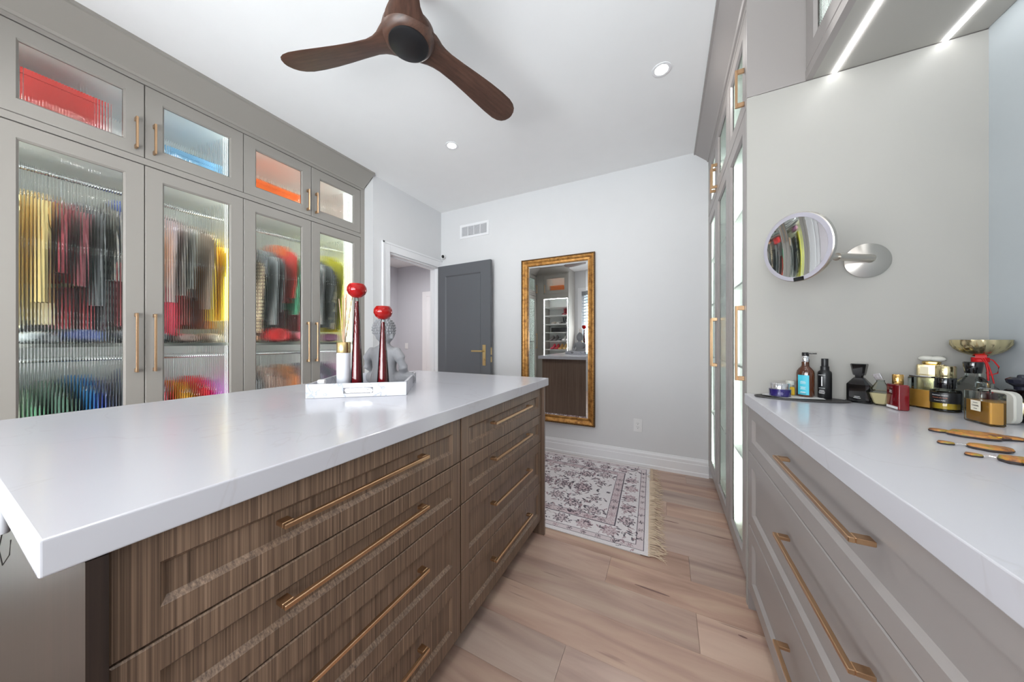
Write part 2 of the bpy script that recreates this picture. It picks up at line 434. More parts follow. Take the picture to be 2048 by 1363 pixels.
# window
win = struct(MB().box(WX0, WX0 + 0.045, -1.05, -0.97, WZ0, WZ1).box(WX1 - 0.045, WX1, -1.05, -0.97, WZ0, WZ1).box(WX0 + .045, WX1 - .045, -1.05, -0.97, WZ0, WZ0 + 0.045)
             .box(WX0 + .045, WX1 - .045, -1.05, -0.97, WZ1 - 0.045, WZ1).box(-1.05, -1.01, -1.05, -0.98, WZ0 + .045, WZ1 - .045).build('window_1', M['white']))
MB().box(WX0 + .045, WX1 - .045, -1.012, -1.008, WZ0 + .045, WZ1 - .045).build('glass_pane', M['pane'], win)
cs = MB(); c_ = 0.09
cs.box(WX0 - c_, WX0, -0.96, -0.94, WZ0 - c_, WZ1 + c_).box(WX1, WX1 + c_, -0.96, -0.94, WZ0 - c_, WZ1 + c_).box(WX0, WX1, -0.96, -0.94, WZ1, WZ1 + c_).box(WX0, WX1, -0.96, -0.94, WZ0 - c_, WZ0)
cs.build('window_casing', M['white'], win)
bl = thing('window_blind', 'white horizontal slat blind in the rear window, seen in the gold mirror', 'blind', (0, -0.925, 0))
MB().box(WX0 + .01, WX1 - .01, -0.03, 0.03, WZ1 - 0.09, WZ1).build('head_rail', plain('blind_valance', (120, 122, 124), 0.6), bl)
slm = plain('blind_slat', (226, 232, 238), 0.5)
sl_me = None
for k in range(20):
    z = WZ1 - 0.13 - k * 0.068
    if sl_me is None:
        o = MB().box(WX0 + .015, WX1 - .015, -0.03, 0.03, -0.0015, 0.0015).build('slat', slm, bl); sl_me = o.data
    else:
        o = bpy.data.objects.new('slat', sl_me); COL.objects.link(o); o.parent = bl
    o.location = (0, 0, z); o.rotation_euler = (R(24), 0, 0)

# baseboard
prof = [(0, 0), (-0.02, 0), (-0.02, 0.028), (-0.016, 0.034), (-0.016, 0.095), (-0.013, 0.1), (-0.013, 0.122), (-0.008, 0.136), (-0.006, 0.145), (0, 0.145)]
struct(MB().extr([(3.0 + p[0], p[1]) for p in prof], -2.49, 0.312, 'x').build('baseboard_back', M['white'], bevel=0))
struct(MB().extr([(-2.5 - p[0], p[1]) for p in prof], 2.02, 2.108).build('baseboard_left', M['white']))

# ---- doorway, casing, door leaf, hall
b = MB(); cw = 0.092; D0, D1, DZ = 2.2, 2.955, 2.03
def casing(b, y0, y1, z0, z1): b.box(-2.5, -2.482, y0, y1, z0, z1)
casing(b, D0 - cw, D0, 0, DZ + cw); casing(b, D1, 2.999, 0, DZ + cw); casing(b, D0, D1, DZ, DZ + cw)
b.box(-2.482, -2.476, D0 - cw, D0 - cw + .02, 0, DZ + cw); b.box(-2.482, -2.476, D0 - cw, 2.999, DZ + cw - .02, DZ + cw)
struct(b.build('trim_1', M['white'], bevel=0.002))
b = MB(); b.box(-2.62, -2.5, D0 - 0.001, D0 + 0.016, 0, DZ); b.box(-2.62, -2.5, D1 - 0.016, D1 + 0.001, 0, DZ); b.box(-2.62, -2.5, D0, D1, DZ - 0.016, DZ + 0.001)
b.box(-2.59, -2.55, D0 + .016, D0 + 0.028, 0, DZ - .016); b.box(-2.59, -2.55, D1 - 0.028, D1 - .016, 0, DZ - .016); b.box(-2.59, -2.55, D0 + .028, D1 - .028, DZ - 0.028, DZ - .016)
struct(b.build('trim_2', M['white']))
leaf = bpy.data.objects.new('door_1', None); COL.objects.link(leaf); leaf.location = (-2.478, 2.957, 0); leaf.rotation_euler = (0, 0, R(-2.2))
leaf['kind'] = 'structure'
W = 0.755
def rectp(x0, x1, z0, z1, y): return [(x0, y, z0), (x1, y, z0), (x1, y, z1), (x0, y, z1)]
b = MB()
b.loft([rectp(0, W, 0.01, 2.03, 0), rectp(0, W, 0.01, 2.03, -0.036), rectp(.11, W - .13, 0.2, 1.905, -0.036), rectp(.122, W - .142, 0.212, 1.893, -0.026)])
b.build('door_leaf', M['door'], leaf)
b = MB(); b.box(W - .10, W - .06, -0.043, -0.036, 0.86, 1.09); b.lathe([(0.009, -0.09), (0.009, -0.043)], 16, (W - .08, 0, 1.02), 'y')
b.box(W - .215, W - .072, -0.098, -0.084, 1.012, 1.030)
b.lathe([(0.012, -0.052), (0.012, -0.043)], 16, (W - .08, 0, 0.93), 'y')
b.build('door_handle', M['brass'], leaf, smooth=40, bevel=0.001)
b = MB(); b.box(W, W + .002, -0.03, -0.006, 0.9, 0.96); b.box(W, W + .002, -0.03, -0.006, 0.98, 1.06); b.build('latch_plate', M['brass'], leaf)

b = MB(); b.box(-5.35, -5.25, 2.05, 4.95, 0, H); b.box(-5.25, -2.5, 4.85, 4.95, 0, H); b.box(-2.62, -2.5, 3.1, 4.85, 0, H); b.box(-5.25, -3.35, 1.95, 2.05, 0, H)
struct(b.build('wall_hall', M['hallwall']))
struct(MB().box(-5.35, -2.5, 1.95, 4.95, H, H + .06).build('ceiling_hall', M['ceil']))
struct(MB().box(-5.35, -2.64, 1.95, 4.95, -0.05, 0.0).build('floor_hall', M['plank']))
b = MB(); b.box(-4.52, -4.42, 4.83, 4.85, 0, 2.14); b.box(-3.62, -3.52, 4.83, 4.85, 0, 2.14); b.box(-4.42, -3.62, 4.83, 4.85, 2.04, 2.14)
struct(b.build('trim_3', M['white']))
d2 = struct(MB().box(-4.42, -3.62, 4.84, 4.85, 0, 2.04).build('door_2', M['white']))
struct(MB().box(-5.25, -5.23, 4.45, 4.55, 0, 2.14).box(-5.25, -5.23, 3.6, 4.45, 2.04, 2.14).build('trim_4', M['white']))
sw = thing('light_switch', 'white rocker light switch on the hall wall beyond the doorway', 'switch', (-4.98, 4.846, 1.02))
MB().box(-.04, .04, -.004, .004, -.06, .06).build('plate', M['plastic'], sw, bevel=.001); MB().box(-.017, .017, -.008, -.004, -.033, .033).build('rocker', M['plastic'], sw)

# ------------------------------------------------------------------ left wardrobe wall
RZL = pi / 2
def wardrobe(Y0, W, label, label_up, right_leds=True, hand=None):
    t = thing('wardrobe_cabinet', label, 'wardrobe', (-2.62, Y0, 0), RZL, 'glass fronted wardrobes along the left wall')
    carcass(t, W, 0.10, 2.125, shelves=[(1.105, 0.040)], rails=(2.02, 1.035))
    MB().box(0, W, 0.0, 0.02, 2.128, 2.162).build('face_rail', M['cab'], t)
    MB().box(0.01, W - 0.01, 0.06, 0.08, 0.0, 0.10).build('plinth', M['cab'], t)
    led(t, W - 0.027, W - 0.019, 0.125, 0.150, 0.14, 1.10); led(t, W - 0.027, W - 0.019, 0.125, 0.150, 1.13, 2.10)
    led(t, 0.019, 0.027, 0.125, 0.140, 1.13, 2.10)
    led(t, 0.03, W - 0.045, 0.034, 0.044, 2.094, 2.104, 'led_up')
    n = 2 if W > 0.6 else 1; dw = W / n
    for xx in ([.022, W - .052] + ([W / 2 - .015] if n == 2 else [])):   # unseen strips added behind the door stiles to light the clothes
        led(t, xx, xx + .030, 0.0235, 0.032, 0.14, 1.09); led(t, xx, xx + .030, 0.0235, 0.032, 1.135, 2.09)
    for k in range(n):
        hx = (dw - 0.034) if (n == 2 and k == 0) else (k * dw + 0.034 if n == 2 else 0.034)
        glazed_door(t, k * dw, (k + 1) * dw, 0.10, 2.125, hx, 1.127, 0.325)
    u = thing('upper_cabinet', label_up, 'cabinet', (-2.62, Y0, 0), RZL, 'upper glass cabinets along the left wall')
    carcass(u, W, 2.164, 2.585)
    led(u, W - 0.027, W - 0.019, 0.125, 0.150, 2.2, 2.56); led(u, 0.02, W - 0.03, 0.024, 0.034, 2.556, 2.566, 'led_up')
    for xx in ([.022, W - .036] + ([W / 2 - .007] if W > .6 else [])): led(u, xx, xx + .014, 0.0235, 0.032, 2.19, 2.55, 'led_up')  # unseen upright strips added to brighten the upper cabinets
    if W > .6: MB().box(W / 2 - .012, W / 2 + .012, .0205, .0225, 2.165, 2.58).build('light_block_strip', M['cab'], u); MB().box(W / 2 - .012, W / 2 + .012, .0205, .0225, .10, 2.12).build('light_block_strip', M['cab'], t)  # added blockers, keep the hidden strip from glowing through the door gap
    for k in range(n):
        hx = (dw - 0.034) if (n == 2 and k == 0) else (k * dw + 0.034 if n == 2 else 0.034)
        glazed_door(u, k * dw, (k + 1) * dw, 2.164, 2.575, hx, 2.283, 0.17)
    return t, u
wardrobe(0.157, 0.902, 'grey glass-fronted wardrobe nearest the camera, cream, red and black clothes inside', 'upper glass cabinet with the red box and the blue box')
wardrobe(1.059, 0.909, 'grey glass-fronted wardrobe nearest the doorway, plaid and lime clothes inside', 'upper glass cabinet with the orange box, beside the doorway end')
wardrobe(-0.43, 0.587, 'narrow grey wardrobe in the rear corner, seen only in the gold mirror', 'narrow upper cabinet in the rear corner, seen only in the gold mirror')
struct(MB().box(-3.2, -2.62, 1.9685, 2.0115, 0, 2.62).build('trim_5', M['cab']))   # end panel
struct(MB().box(-2.64, -2.62, -0.44, 1.968, 2.578, 2.64).build('trim_6', M['cab']))
cr = [(-2.62, 2.60), (-2.612, 2.60), (-2.604, 2.612), (-2.47, 2.70), (-2.458, 2.702), (-2.458, 2.7195), (-2.62, 2.7195)]
struct(MB().extr(cr, -0.95, 2.0).build('trim_7', M['cab']))

# boxes in the upper cabinets
def storage_box(col, name_, label, x0, x1, y0, y1, z0, z1, lid=0.03):
    t = thing('storage_box', label, 'box', ((x0 + x1) / 2, (y0 + y1) / 2, z0))
    hx, hy, h = (x1 - x0) / 2, (y1 - y0) / 2, z1 - z0
    m_ = plain(name_, col, 0.85, spec=0.1)
    MB().box(-hx + .003, hx - .003, -hy + .003, hy - .003, 0, h - lid).build('box_body', m_, t)
    MB().box(-hx, hx, -hy, hy, h - lid, h).build('lid', m_, t, bevel=.001)
storage_box((92, 20, 18), 'red_card', 'red storage box in the first upper glass cabinet', -3.05, -2.80, .235, .50, 2.183, 2.47)
storage_box((92, 132, 164), 'blue_card', 'light blue shallow storage box in an upper glass cabinet', -3.06, -2.80, .73, 1.00, 2.183, 2.365)
storage_box((190, 82, 20), 'orange_card', 'orange storage box in the upper cabinet above the plaid clothes', -3.06, -2.80, 1.17, 1.555, 2.183, 2.38)
storage_box((214, 186, 172), 'pink_card', 'low pale pink box in the last upper cabinet near the doorway', -3.06, -2.86, 1.66, 1.86, 2.183, 2.29)

# ------------------------------------------------------------------ clothes
CM = {}
def cloth(col):
    if isinstance(col, str): return M[col]
    if col not in CM: CM[col] = plain('cloth_%d_%d_%d' % col, col, 0.85, noise=0.12, scale=25, sheen=0.2)
    return CM[col]
M['plaid'] = plaid_mat('brown_plaid', (205, 190, 160), (70, 52, 38), 0.026, 0.36)
M['check'] = plaid_mat('black_white_check', (228, 228, 225), (25, 26, 30), 0.045, 0.5)
M['tweed'] = plaid_mat('tweed', (96, 84, 72), (40, 38, 38), 0.008, 0.5)
M['camo'] = camo_mat()
M['sheer'] = plain('sheer_blush', (232, 208, 208), 0.7)

def garment(name, label, Y, zt, zb, bands, half=0.185, th=0.016, X=-2.92, sleeve=None, sl_len=0.5, cat='clothing', group=None, seed=0, flare=1.0, z_h=2.034):
    rg = random.Random(seed)
    t = thing(name, label, cat, (X, Y, zt), rg.uniform(-0.13, 0.13), group)
    n = 40; Ht = zt - zb; ph = rg.uniform(0, 6); kf = rg.choice([5, 6, 7])
    zs = [0, -0.012, -0.03, -0.055, -0.09, -0.15, -0.25, -0.4, -0.55, -0.7, -0.85, -1.0]
    zs = [z for z in zs if z > -Ht + 0.02] + [-Ht]
    ws = []
    for z in zs:
        q = -z
        if q < 0.09: wd = 0.045 + (half - 0.045) * (q / 0.09) ** 0.7
        else: wd = half * (1 + (flare - 1) * (q - 0.09) / max(0.1, Ht))
        ws.append(wd)
    rings = []
    for z, wd in zip(zs, ws):
        q = -z; amp = min(1, q / 0.4) * 0.008; tt = th * min(1, 0.45 + q * 4)
        ring = []
        for k in range(n):
            a = 2 * pi * k / n
            cxx = wd * (abs(cos(a)) ** 0.8) * (1 if cos(a) > 0 else -1)
            yy = tt * sin(a) + amp * sin(kf * cxx / half * 1.6 + ph + 0.8 * q)
            ring.append((cxx + 0.006 * sin(3 * q + ph), yy, z + 0.004 * sin(9 * a + ph) * (1 if z == -Ht else 0)))
        rings.append(ring)
    b = MB(); mats = [cloth(c) for _, c in bands]
    def midx(z):
        f = -z / Ht
        for i, (lim, _) in enumerate(bands):
            if f <= lim: return i
        return len(bands) - 1
    # split extra rings at band limits by interpolation
    for lim, _ in bands[:-1]:
        zc = -lim * Ht
        for i in range(len(zs) - 1):
            if zs[i] > zc > zs[i + 1]:
                f = (zs[i] - zc) / (zs[i] - zs[i + 1])
                rings.insert(i + 1, [tuple(a * (1 - f) + c * f for a, c in zip(p, q)) for p, q in zip(rings[i], rings[i + 1])])
                zs.insert(i + 1, zc); break
    for i in range(len(rings) - 1):
        b.mi = midx((zs[i] + zs[i + 1]) / 2)
        b.loft([rings[i], rings[i + 1]], cap=False)
    o_cap = MB
    b.mi = len(mats) - 1
    b.add(rings[-1], [tuple(range(n))]); b.mi = 0; b.add(rings[0], [tuple(range(n))])
    b.build('garment_body', mats, t, smooth=60)
    if sleeve is not None:
        sb = MB(); x0 = half - 0.03
        pts = [(x0, 0, -0.07), (x0 + 0.03, -0.005, -0.12), (x0 + 0.045, -0.012, -0.22), (x0 + 0.04, -0.016, -0.34), (x0 + 0.03, -0.018, -sl_len)]
        rr = []
        for i, p in enumerate(pts):
            rw = [0.03, 0.05, 0.05, 0.042, 0.036][i]
            rr.append([(p[0] + rw * cos(2 * pi * k / 14), p[1] + 0.015 * sin(2 * pi * k / 14) + 0.003 * sin(4 * k + i), p[2]) for k in range(14)])
        sb.loft(rr); sb.build('sleeve', cloth(sleeve), t, smooth=60)
    hb = MB(); dz = z_h - zt
    hb.tube([(0, 0, -0.005), (0, 0, dz - 0.035), (0.012, 0, dz - 0.03)] + [(0.018 * cos(a), 0, dz - 0.013 + 0.018 * sin(a)) for a in (-0.9, -0.2, 0.6, 1.4, 2.2, 3.0)], 0.0022, 6)
    hb.tube([(-half * .9, 0, -0.075), (-0.05, 0, -0.01), (0.05, 0, -0.01), (half * .9, 0, -0.075)], 0.006, 6)
    hb.build('hanger', M['black'] if rg.random() < .5 else M['chrome'], t, smooth=60)
    return t
G1 = 'clothes hanging in the near wardrobe'; G2 = 'clothes hanging in the wardrobe by the doorway'
cream = (236, 214, 160); tan = (214, 166, 96); wine = (112, 18, 34); red = (200, 30, 30)
L1 = [
 ('cream coat hanging leftmost in the near wardrobe', .215, 1.88, 1.20, [(1, (252, 240, 205))], (252, 238, 196), .55),
 ('pale yellow blouse hanging second from the left in the near wardrobe', .255, 1.90, 1.24, [(1, (250, 234, 186))], (248, 228, 172), .6),
 ('yellow-beige dress hanging between pale yellow and tan in the near wardrobe', .297, 1.90, 1.22, [(.7, (240, 208, 140)), (1, (240, 224, 190))], (240, 214, 150), .5),
 ('tan jacket hanging beside the wine red one in the near wardrobe', .340, 1.90, 1.22, [(.75, tan), (1, (228, 206, 168))], tan, .5),
 ('wine red jacket with bright red lower part behind the left glass door', .385, 1.88, 1.20, [(.38, wine), (.66, red), (.69, cream), (1, (150, 20, 36))], wine, .35),
 ('dark wine dress hanging behind the left glass door', .425, 1.88, 1.18, [(.35, wine), (1, (150, 26, 40))], (96, 22, 36), .4),
 ('charcoal coat hanging left of the checked dress', .466, 1.90, 1.20, [(1, (52, 52, 58))], (60, 60, 64), .5),
 ('black and white checked dress in the near wardrobe', .508, 1.82, 1.24, [(.38, (70, 72, 72)), (.92, 'check'), (1, (30, 30, 34))], None, .5),
 ('grey-brown tweed coat hanging right of the checked dress', .550, 1.93, 1.22, [(.5, 'tweed'), (1, (122, 30, 40))], 'tweed', .4),
 ('royal blue blouse hanging beside the tweed coat', .588, 1.96, 1.50, [(.35, (54, 84, 176)), (1, (70, 72, 80))], (54, 84, 176), .12),
 ('dark brown dress with maroon hem behind the left glass door', .628, 1.92, 1.18, [(.5, (66, 60, 56)), (1, (110, 24, 34))], (60, 50, 48), .5),
 ('mustard yellow blouse at the right edge of the left glass door', .668, 1.86, 1.40, [(.75, (226, 170, 40)), (1, (80, 90, 60))], (226, 170, 40), .35),
 ('sheer blush blouse over a crimson skirt in the near wardrobe', .762, 1.95, 1.17, [(.60, 'sheer'), (1, (186, 28, 62))], 'sheer', .5),
 ('pale pink dress hanging behind the blush blouse', .815, 1.94, 1.24, [(.7, (232, 212, 208)), (1, (206, 120, 120))], (236, 222, 218), .45),
 ('white ruched blouse in the near wardrobe', .862, 1.93, 1.42, [(1, (232, 230, 228))], (232, 230, 228), .4),
 ('beige-brown dress hanging between white and yellow', .905, 1.92, 1.22, [(.4, (214, 200, 188)), (1, (176, 124, 80))], (196, 170, 150), .5),
 ('golden yellow top hanging second from the bright strip', .948, 1.90, 1.22, [(.6, (232, 196, 60)), (1, (198, 160, 70))], (232, 196, 60), .55),
 ('bright yellow dress hanging next to the bright light strip', .992, 1.85, 1.28, [(1, (240, 206, 48))], (240, 206, 48), .5)]
for i, (lb, Y, zt, zb, bands, sl, sll) in enumerate(L1):
    sll *= 1.15
    garment('hanging_garment', lb, Y, zt, zb, bands, sleeve=sl, sl_len=sll, group=G1, seed=i, X=-2.915, th=0.013)
L2 = [
 ('black cap-sleeve coat hanging leftmost in the wardrobe by the doorway', 1.105, 1.88, 1.30, [(1, (44, 44, 48))], (40, 40, 44), .5),
 ('charcoal coat hanging second in the wardrobe by the doorway', 1.150, 1.88, 1.34, [(1, (70, 72, 76))], (70, 72, 76), .3),
 ('brown and cream plaid coat in the wardrobe by the doorway', 1.205, 1.80, 1.20, [(.15, (120, 110, 100)), (1, 'plaid')], 'plaid', .5),
 ('black jacket hanging right of the plaid coat', 1.260, 1.86, 1.30, [(1, (40, 40, 44))], (38, 38, 42), .5),
 ('white shirt with long sleeve right of the plaid coat', 1.310, 1.86, 1.30, [(1, (232, 234, 240))], (232, 234, 240), .6),
 ('dark grey dress hanging left of the orange-red blouse', 1.360, 1.86, 1.22, [(1, (84, 78, 80))], (84, 78, 80), .5),
 ('orange-red blouse with long sleeve in the wardrobe by the doorway', 1.412, 1.93, 1.45, [(.2, (226, 100, 40)), (1, (206, 52, 40))], (208, 52, 40), .45),
 ('green blouse hanging right of the orange-red one', 1.462, 1.90, 1.40, [(.4, (90, 104, 92)), (1, (60, 140, 104))], (60, 140, 104), .55),
 ('dark red long dress hanging right of the green blouse', 1.515, 1.88, 1.18, [(.45, (80, 44, 44)), (1, (112, 16, 32))], (90, 30, 36), .5),
 ('olive and maroon dress hanging behind the stiles of two doors', 1.570, 1.86, 1.22, [(.5, (92, 84, 60)), (1, (110, 30, 36))], (90, 80, 60), .5),
 ('beige coat hanging left behind the last glass door', 1.625, 1.86, 1.24, [(.3, (50, 50, 50)), (1, (206, 186, 158))], (50, 50, 50), .5),
 ('white satin blouse behind the last glass door', 1.672, 1.88, 1.34, [(1, (236, 238, 242))], (236, 238, 242), .6),
 ('black coat behind the last glass door', 1.718, 1.88, 1.26, [(1, (36, 38, 38))], (36, 38, 38), .4),
 ('camouflage print jacket behind the last glass door', 1.764, 1.84, 1.30, [(.4, (40, 42, 40)), (1, 'camo')], 'camo', .6),
 ('lime yellow dress nearest the light strip by the doorway', 1.812, 1.94, 1.22, [(1, (222, 214, 36))], (222, 214, 36), .7)]
for i, (lb, Y, zt, zb, bands, sl, sll) in enumerate(L2):
    garment('hanging_garment', lb, Y, zt, zb, bands, sleeve=sl, sl_len=sll, group=G2, seed=40 + i, X=-2.91, th=0.015)
# lower rail
cols = [(206, 208, 196), (150, 160, 140), (40, 90, 62), (30, 60, 48), (24, 56, 40), (30, 110, 170), (28, 50, 120), (24, 30, 56), (30, 30, 34),
        (120, 128, 160), (110, 120, 150), (60, 40, 50), (170, 30, 40), (200, 150, 40), (206, 160, 40), (196, 40, 50), (190, 50, 130), (160, 60, 160)]
names = ['pale grey', 'sage green', 'mid green', 'dark green', 'bottle green', 'bright blue', 'royal blue', 'navy', 'black', 'blue-grey', 'slate blue', 'plum', 'red', 'mustard', 'golden', 'scarlet', 'magenta', 'purple']
for i, (c_, nm) in enumerate(zip(cols, names)):
    Y = .21 + i * .045
    zt = .97 if i in (9, 10) else (.93 if i < 12 else .90) - .02 * (i % 3)
    if i == 5: zt = .95
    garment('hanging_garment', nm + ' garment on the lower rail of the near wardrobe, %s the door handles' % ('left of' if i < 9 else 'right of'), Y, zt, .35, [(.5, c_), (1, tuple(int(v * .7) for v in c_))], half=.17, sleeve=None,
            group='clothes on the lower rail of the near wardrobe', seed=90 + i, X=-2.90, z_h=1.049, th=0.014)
cols = [(40, 40, 44), (46, 46, 50), (60, 56, 58), (205, 176, 166), (214, 186, 176), (206, 176, 160), (196, 140, 100), (190, 130, 90), (60, 50, 60), (84, 70, 90), (60, 56, 66), (90, 60, 90), (50, 50, 60), (150, 90, 130)]
names = ['black', 'charcoal', 'dark taupe', 'dusty pink', 'pale pink', 'peach', 'terracotta', 'rust', 'dark plum', 'mauve-grey', 'slate', 'purple', 'dark grey', 'orchid']
for i, (c_, nm) in enumerate(zip(cols, names)):
    garment('hanging_garment', nm + ' garment on the lower rail of the wardrobe by the doorway', 1.12 + i * .054, .94 - .02 * (i % 3), .35, [(1, c_)], half=.17, sleeve=None,
            group='clothes on the lower rail by the doorway', seed=130 + i, X=-2.90, z_h=1.049, th=0.016)
# folded heaps on the wardrobe shelf
def heap(label, x, y, z, rx, ry, h, col, seed, name='folded_garment'):
    rg = random.Random(seed); b = MB(); rings = []
    for i in range(9):
        f = i / 8; s_ = max(0.05, math.sqrt(max(0, 1 - (2 * f - 1) ** 4)))
        rings.append([(x + rx * s_ * cos(2 * pi * k / 28) * (1 + .06 * sin(5 * 2 * pi * k / 28 + i)), y + ry * s_ * sin(2 * pi * k / 28) * (1 + .05 * sin(4 * 2 * pi * k / 28 + seed + i)), z + h * f + .004 * sin(k + i)) for k in range(28)])
    b.loft(rings); return tag(b.build(name, cloth(col), smooth=70), label, 'clothing', 'folded clothes on the wardrobe shelves')
zs_ = 1.127
heap('silver grey folded knit on the shelf behind the left glass door', -2.80, .29, zs_, .12, .07, .055, (176, 182, 190), 1)
heap('navy folded garment on the shelf behind the left glass door', -2.83, .43, zs_, .13, .07, .075, (30, 44, 96), 2)
heap('black folded garment on the shelf near the first door handle', -2.83, .575, zs_, .13, .06, .07, (40, 40, 46), 3)
heap('dark printed folded t-shirt left behind the second glass door', -2.82, .70, zs_, .12, .055, .06, (48, 46, 50), 4)
heap('pale pink folded jumper behind the second glass door', -2.82, .82, zs_, .12, .06, .055, (230, 200, 196), 5)
heap('cream folded jumper behind the second glass door', -2.82, .94, zs_, .12, .055, .06, (236, 222, 206), 6)
heap('peach folded top left behind the third glass door', -2.82, 1.16, zs_, .12, .06, .05, (226, 180, 150), 7)
heap('bright red bunched scarf behind the third glass door', -2.80, 1.34, zs_, .10, .075, .115, (214, 34, 38), 8)
heap('dark maroon folded garment behind the third glass door', -2.83, 1.49, zs_, .12, .06, .09, (90, 20, 32), 9)
heap('mauve folded garment behind the last glass door', -2.82, 1.78, zs_, .12, .065, .075, (150, 96, 130), 10)

# ------------------------------------------------------------------ island
isl = thing('kitchen_style_island', 'walnut dresser island with eight drawers under a white quartz top', 'island', (-0.655, 0.10, 0), RZL)
isl.name = 'dresser_island'
IW = 1.60
MB().box(0.018, IW - 0.018, 0.022, 0.98, 0.09, 0.864).build('carcass', M['wood'], isl)
MB().box(0.0, 0.018, -0.016, 1.0, 0.0, 0.866).build('end_panel', M['wood_end_shaded'], isl)
MB().box(IW - 0.018, IW, -0.016, 1.0, 0.0, 0.866).build('end_panel', M['wood_far_lifted'], isl)
MB().box(0.018, IW - 0.018, 0.07, 0.09, 0.0, 0.09).build('toe_kick', M['toe'], isl)
zr = [(0.709, 0.863, .044, .797), (0.552, 0.706, .044, .648), (0.316, 0.549, .05, .462), (0.090, 0.313, .05, .228)]
for (xa, xb) in ((0.0195, 0.793), (0.797, IW - 0.0195)):
    for za, zb, rl, hz in zr:
        d = frame_panel(isl, 'drawer', M['wood'], xa + .001, xb - .001, za, zb, .046, rl, solid=True, rec=.010, ch=.009)
        bar_pull(d, (xa + xb) / 2, hz, .385, vertical=False, proud=.032)
top = thing('island_worktop', 'thick white veined quartz slab on the walnut island', 'worktop', (0, 0, 0))
MB().box(-1.70, -0.638, 0.068, 1.758, 0.867, 0.912).build('slab', M['quartz'], top, bevel=.003, seg=3)
o = MB().box(-1.5, -1.29, .088, .099, .765, .862).build('power_outlet', M['black'], bevel=.002); tag(o, 'black outlet plate under the near left edge of the island slab', 'outlet')
t = thing('plug', 'small grey plug with a thin cord on the near end of the island', 'plug', (-1.19, .088, .775))
MB().lathe([(.008, -.022), (.009, -.02), (.009, .02), (.007, .024)], 16).build('plug_body', M['ceramic'], t, smooth=40)
MB().lathe([(.003, -.016), (.004, -.010), (.004, -.004)], 10, (0, 0, 0), 'x').build('prong', M['chrome'], t)
MB().tube([(0, 0, -.02), (.004, -.004, -.05), (.03, -.002, -.075), (.055, .003, -.05), (.06, .004, -.02)], .0008, 6).build('cord', M['dark'], t)

# ------------------------------------------------------------------ right side: tower, drawers, upper cabinet
RZR = -pi / 2
tw = thing('tall_cabinet', 'tall grey glazed cabinet with lit doors on the right of the gold mirror', 'cabinet', (0.31, 3.0, 0), RZR)
TW = 1.363
for xa, xb in ((0, .4543), (.4543, .9087), (.9087, TW)):
    pass
t_ = 0.018
MB().box(0, t_, .022, .64, .1, 2.64).build('side_panel', M['inside'], tw)
MB().box(TW - t_, TW, 0.0, .655, 0.0, 2.183).build('side_panel', M['panel'], tw)
MB().box(TW - t_, TW, 0.0, .655, 2.186, 2.7).build('side_panel', M['cabR'], tw)
MB().box(t_, TW - t_, .628, .64, .1, 2.64).build('back_panel', M['inside'], tw)
MB().box(.900, .918, .022, .628, .1, 2.64).build('divider', M['inside'], tw)
for z in (.1, 2.115, 2.15, 2.60):
    MB().box(t_, TW - t_, .022, .628, z, z + .018).build('panel', M['inside'], tw)
for z in (.55, 1.0, 1.42, 1.78):
    MB().box(t_, TW - t_, .05, .628, z, z + .012).build('shelf', M['inside'], tw)
MB().box(0.01, TW - t_, .07, .09, 0, .1).build('plinth', M['toe'], tw)
MB().box(0, TW - t_, 0, .02, 2.585, 2.64).build('face_rail', M['cabR'], tw)
mt = M['cabR']
for k in range(3):
    xa, xb = k * TW / 3, (k + 1) * TW / 3 - (0.0 if k < 2 else t_ * 0)
    # from the camera: k=2 is the nearest door
    hx = xb - .034 if k in (0, 2) else xa + .034
    if k == 2: xb -= 0.001
    glazed_door(tw, xa, xb - (0.0185 if k == 2 else 0), .10, 2.150, hx - (0.0185 if k == 2 else 0), 1.127, .335, mat=mt)
    glazed_door(tw, xa, xb - (0.0185 if k == 2 else 0), 2.154, 2.583, hx - (0.0185 if k == 2 else 0), 2.27, .17, mat=mt)
led(tw, .9, .899, .03, .045, .14, 2.1) if False else None
for xx, ya, yb in ((.9185, .010, .17), (.0185, .010, .15)):  # strip profiles widened into glow panels to whiten the tower glass
    led(tw, xx, xx + .006, max(ya, .0225), yb, .125, 2.11, 'glow_fill'); led(tw, xx, xx + .006, max(ya, .0225), yb, 2.18, 2.58, 'glow_fill')
for xx in (TW - .036, .880):  # unseen front strips added to brighten the bays
    led(tw, xx, xx + .014, .024, .034, .14, 2.1); led(tw, xx, xx + .014, .024, .034, 2.18, 2.58)
cr2 = [(.31, 2.615), (.302, 2.618), (.297, 2.63), (.218, 2.70), (.206, 2.702), (.206, 2.7195), (.31, 2.7195)]
struct(MB().extr(cr2, 1.64, 2.999).build('trim_8', M['cabR']))
# hanging/folded things behind the tower doors
for (lb, Y, zt, zb, c_) in (('slate garment hanging behind the middle tower door', 2.30, 1.72, 1.0, (90, 98, 112)), ('dark grey garment hanging behind the farthest tower door', 2.78, 1.70, 1.1, (120, 122, 128))):
    garment('hanging_garment', lb, Y, zt, zb, [(1, c_)], X=.62, sleeve=None, group='clothes in the right tall cabinet', seed=int(Y * 10), z_h=1.775, half=.16)

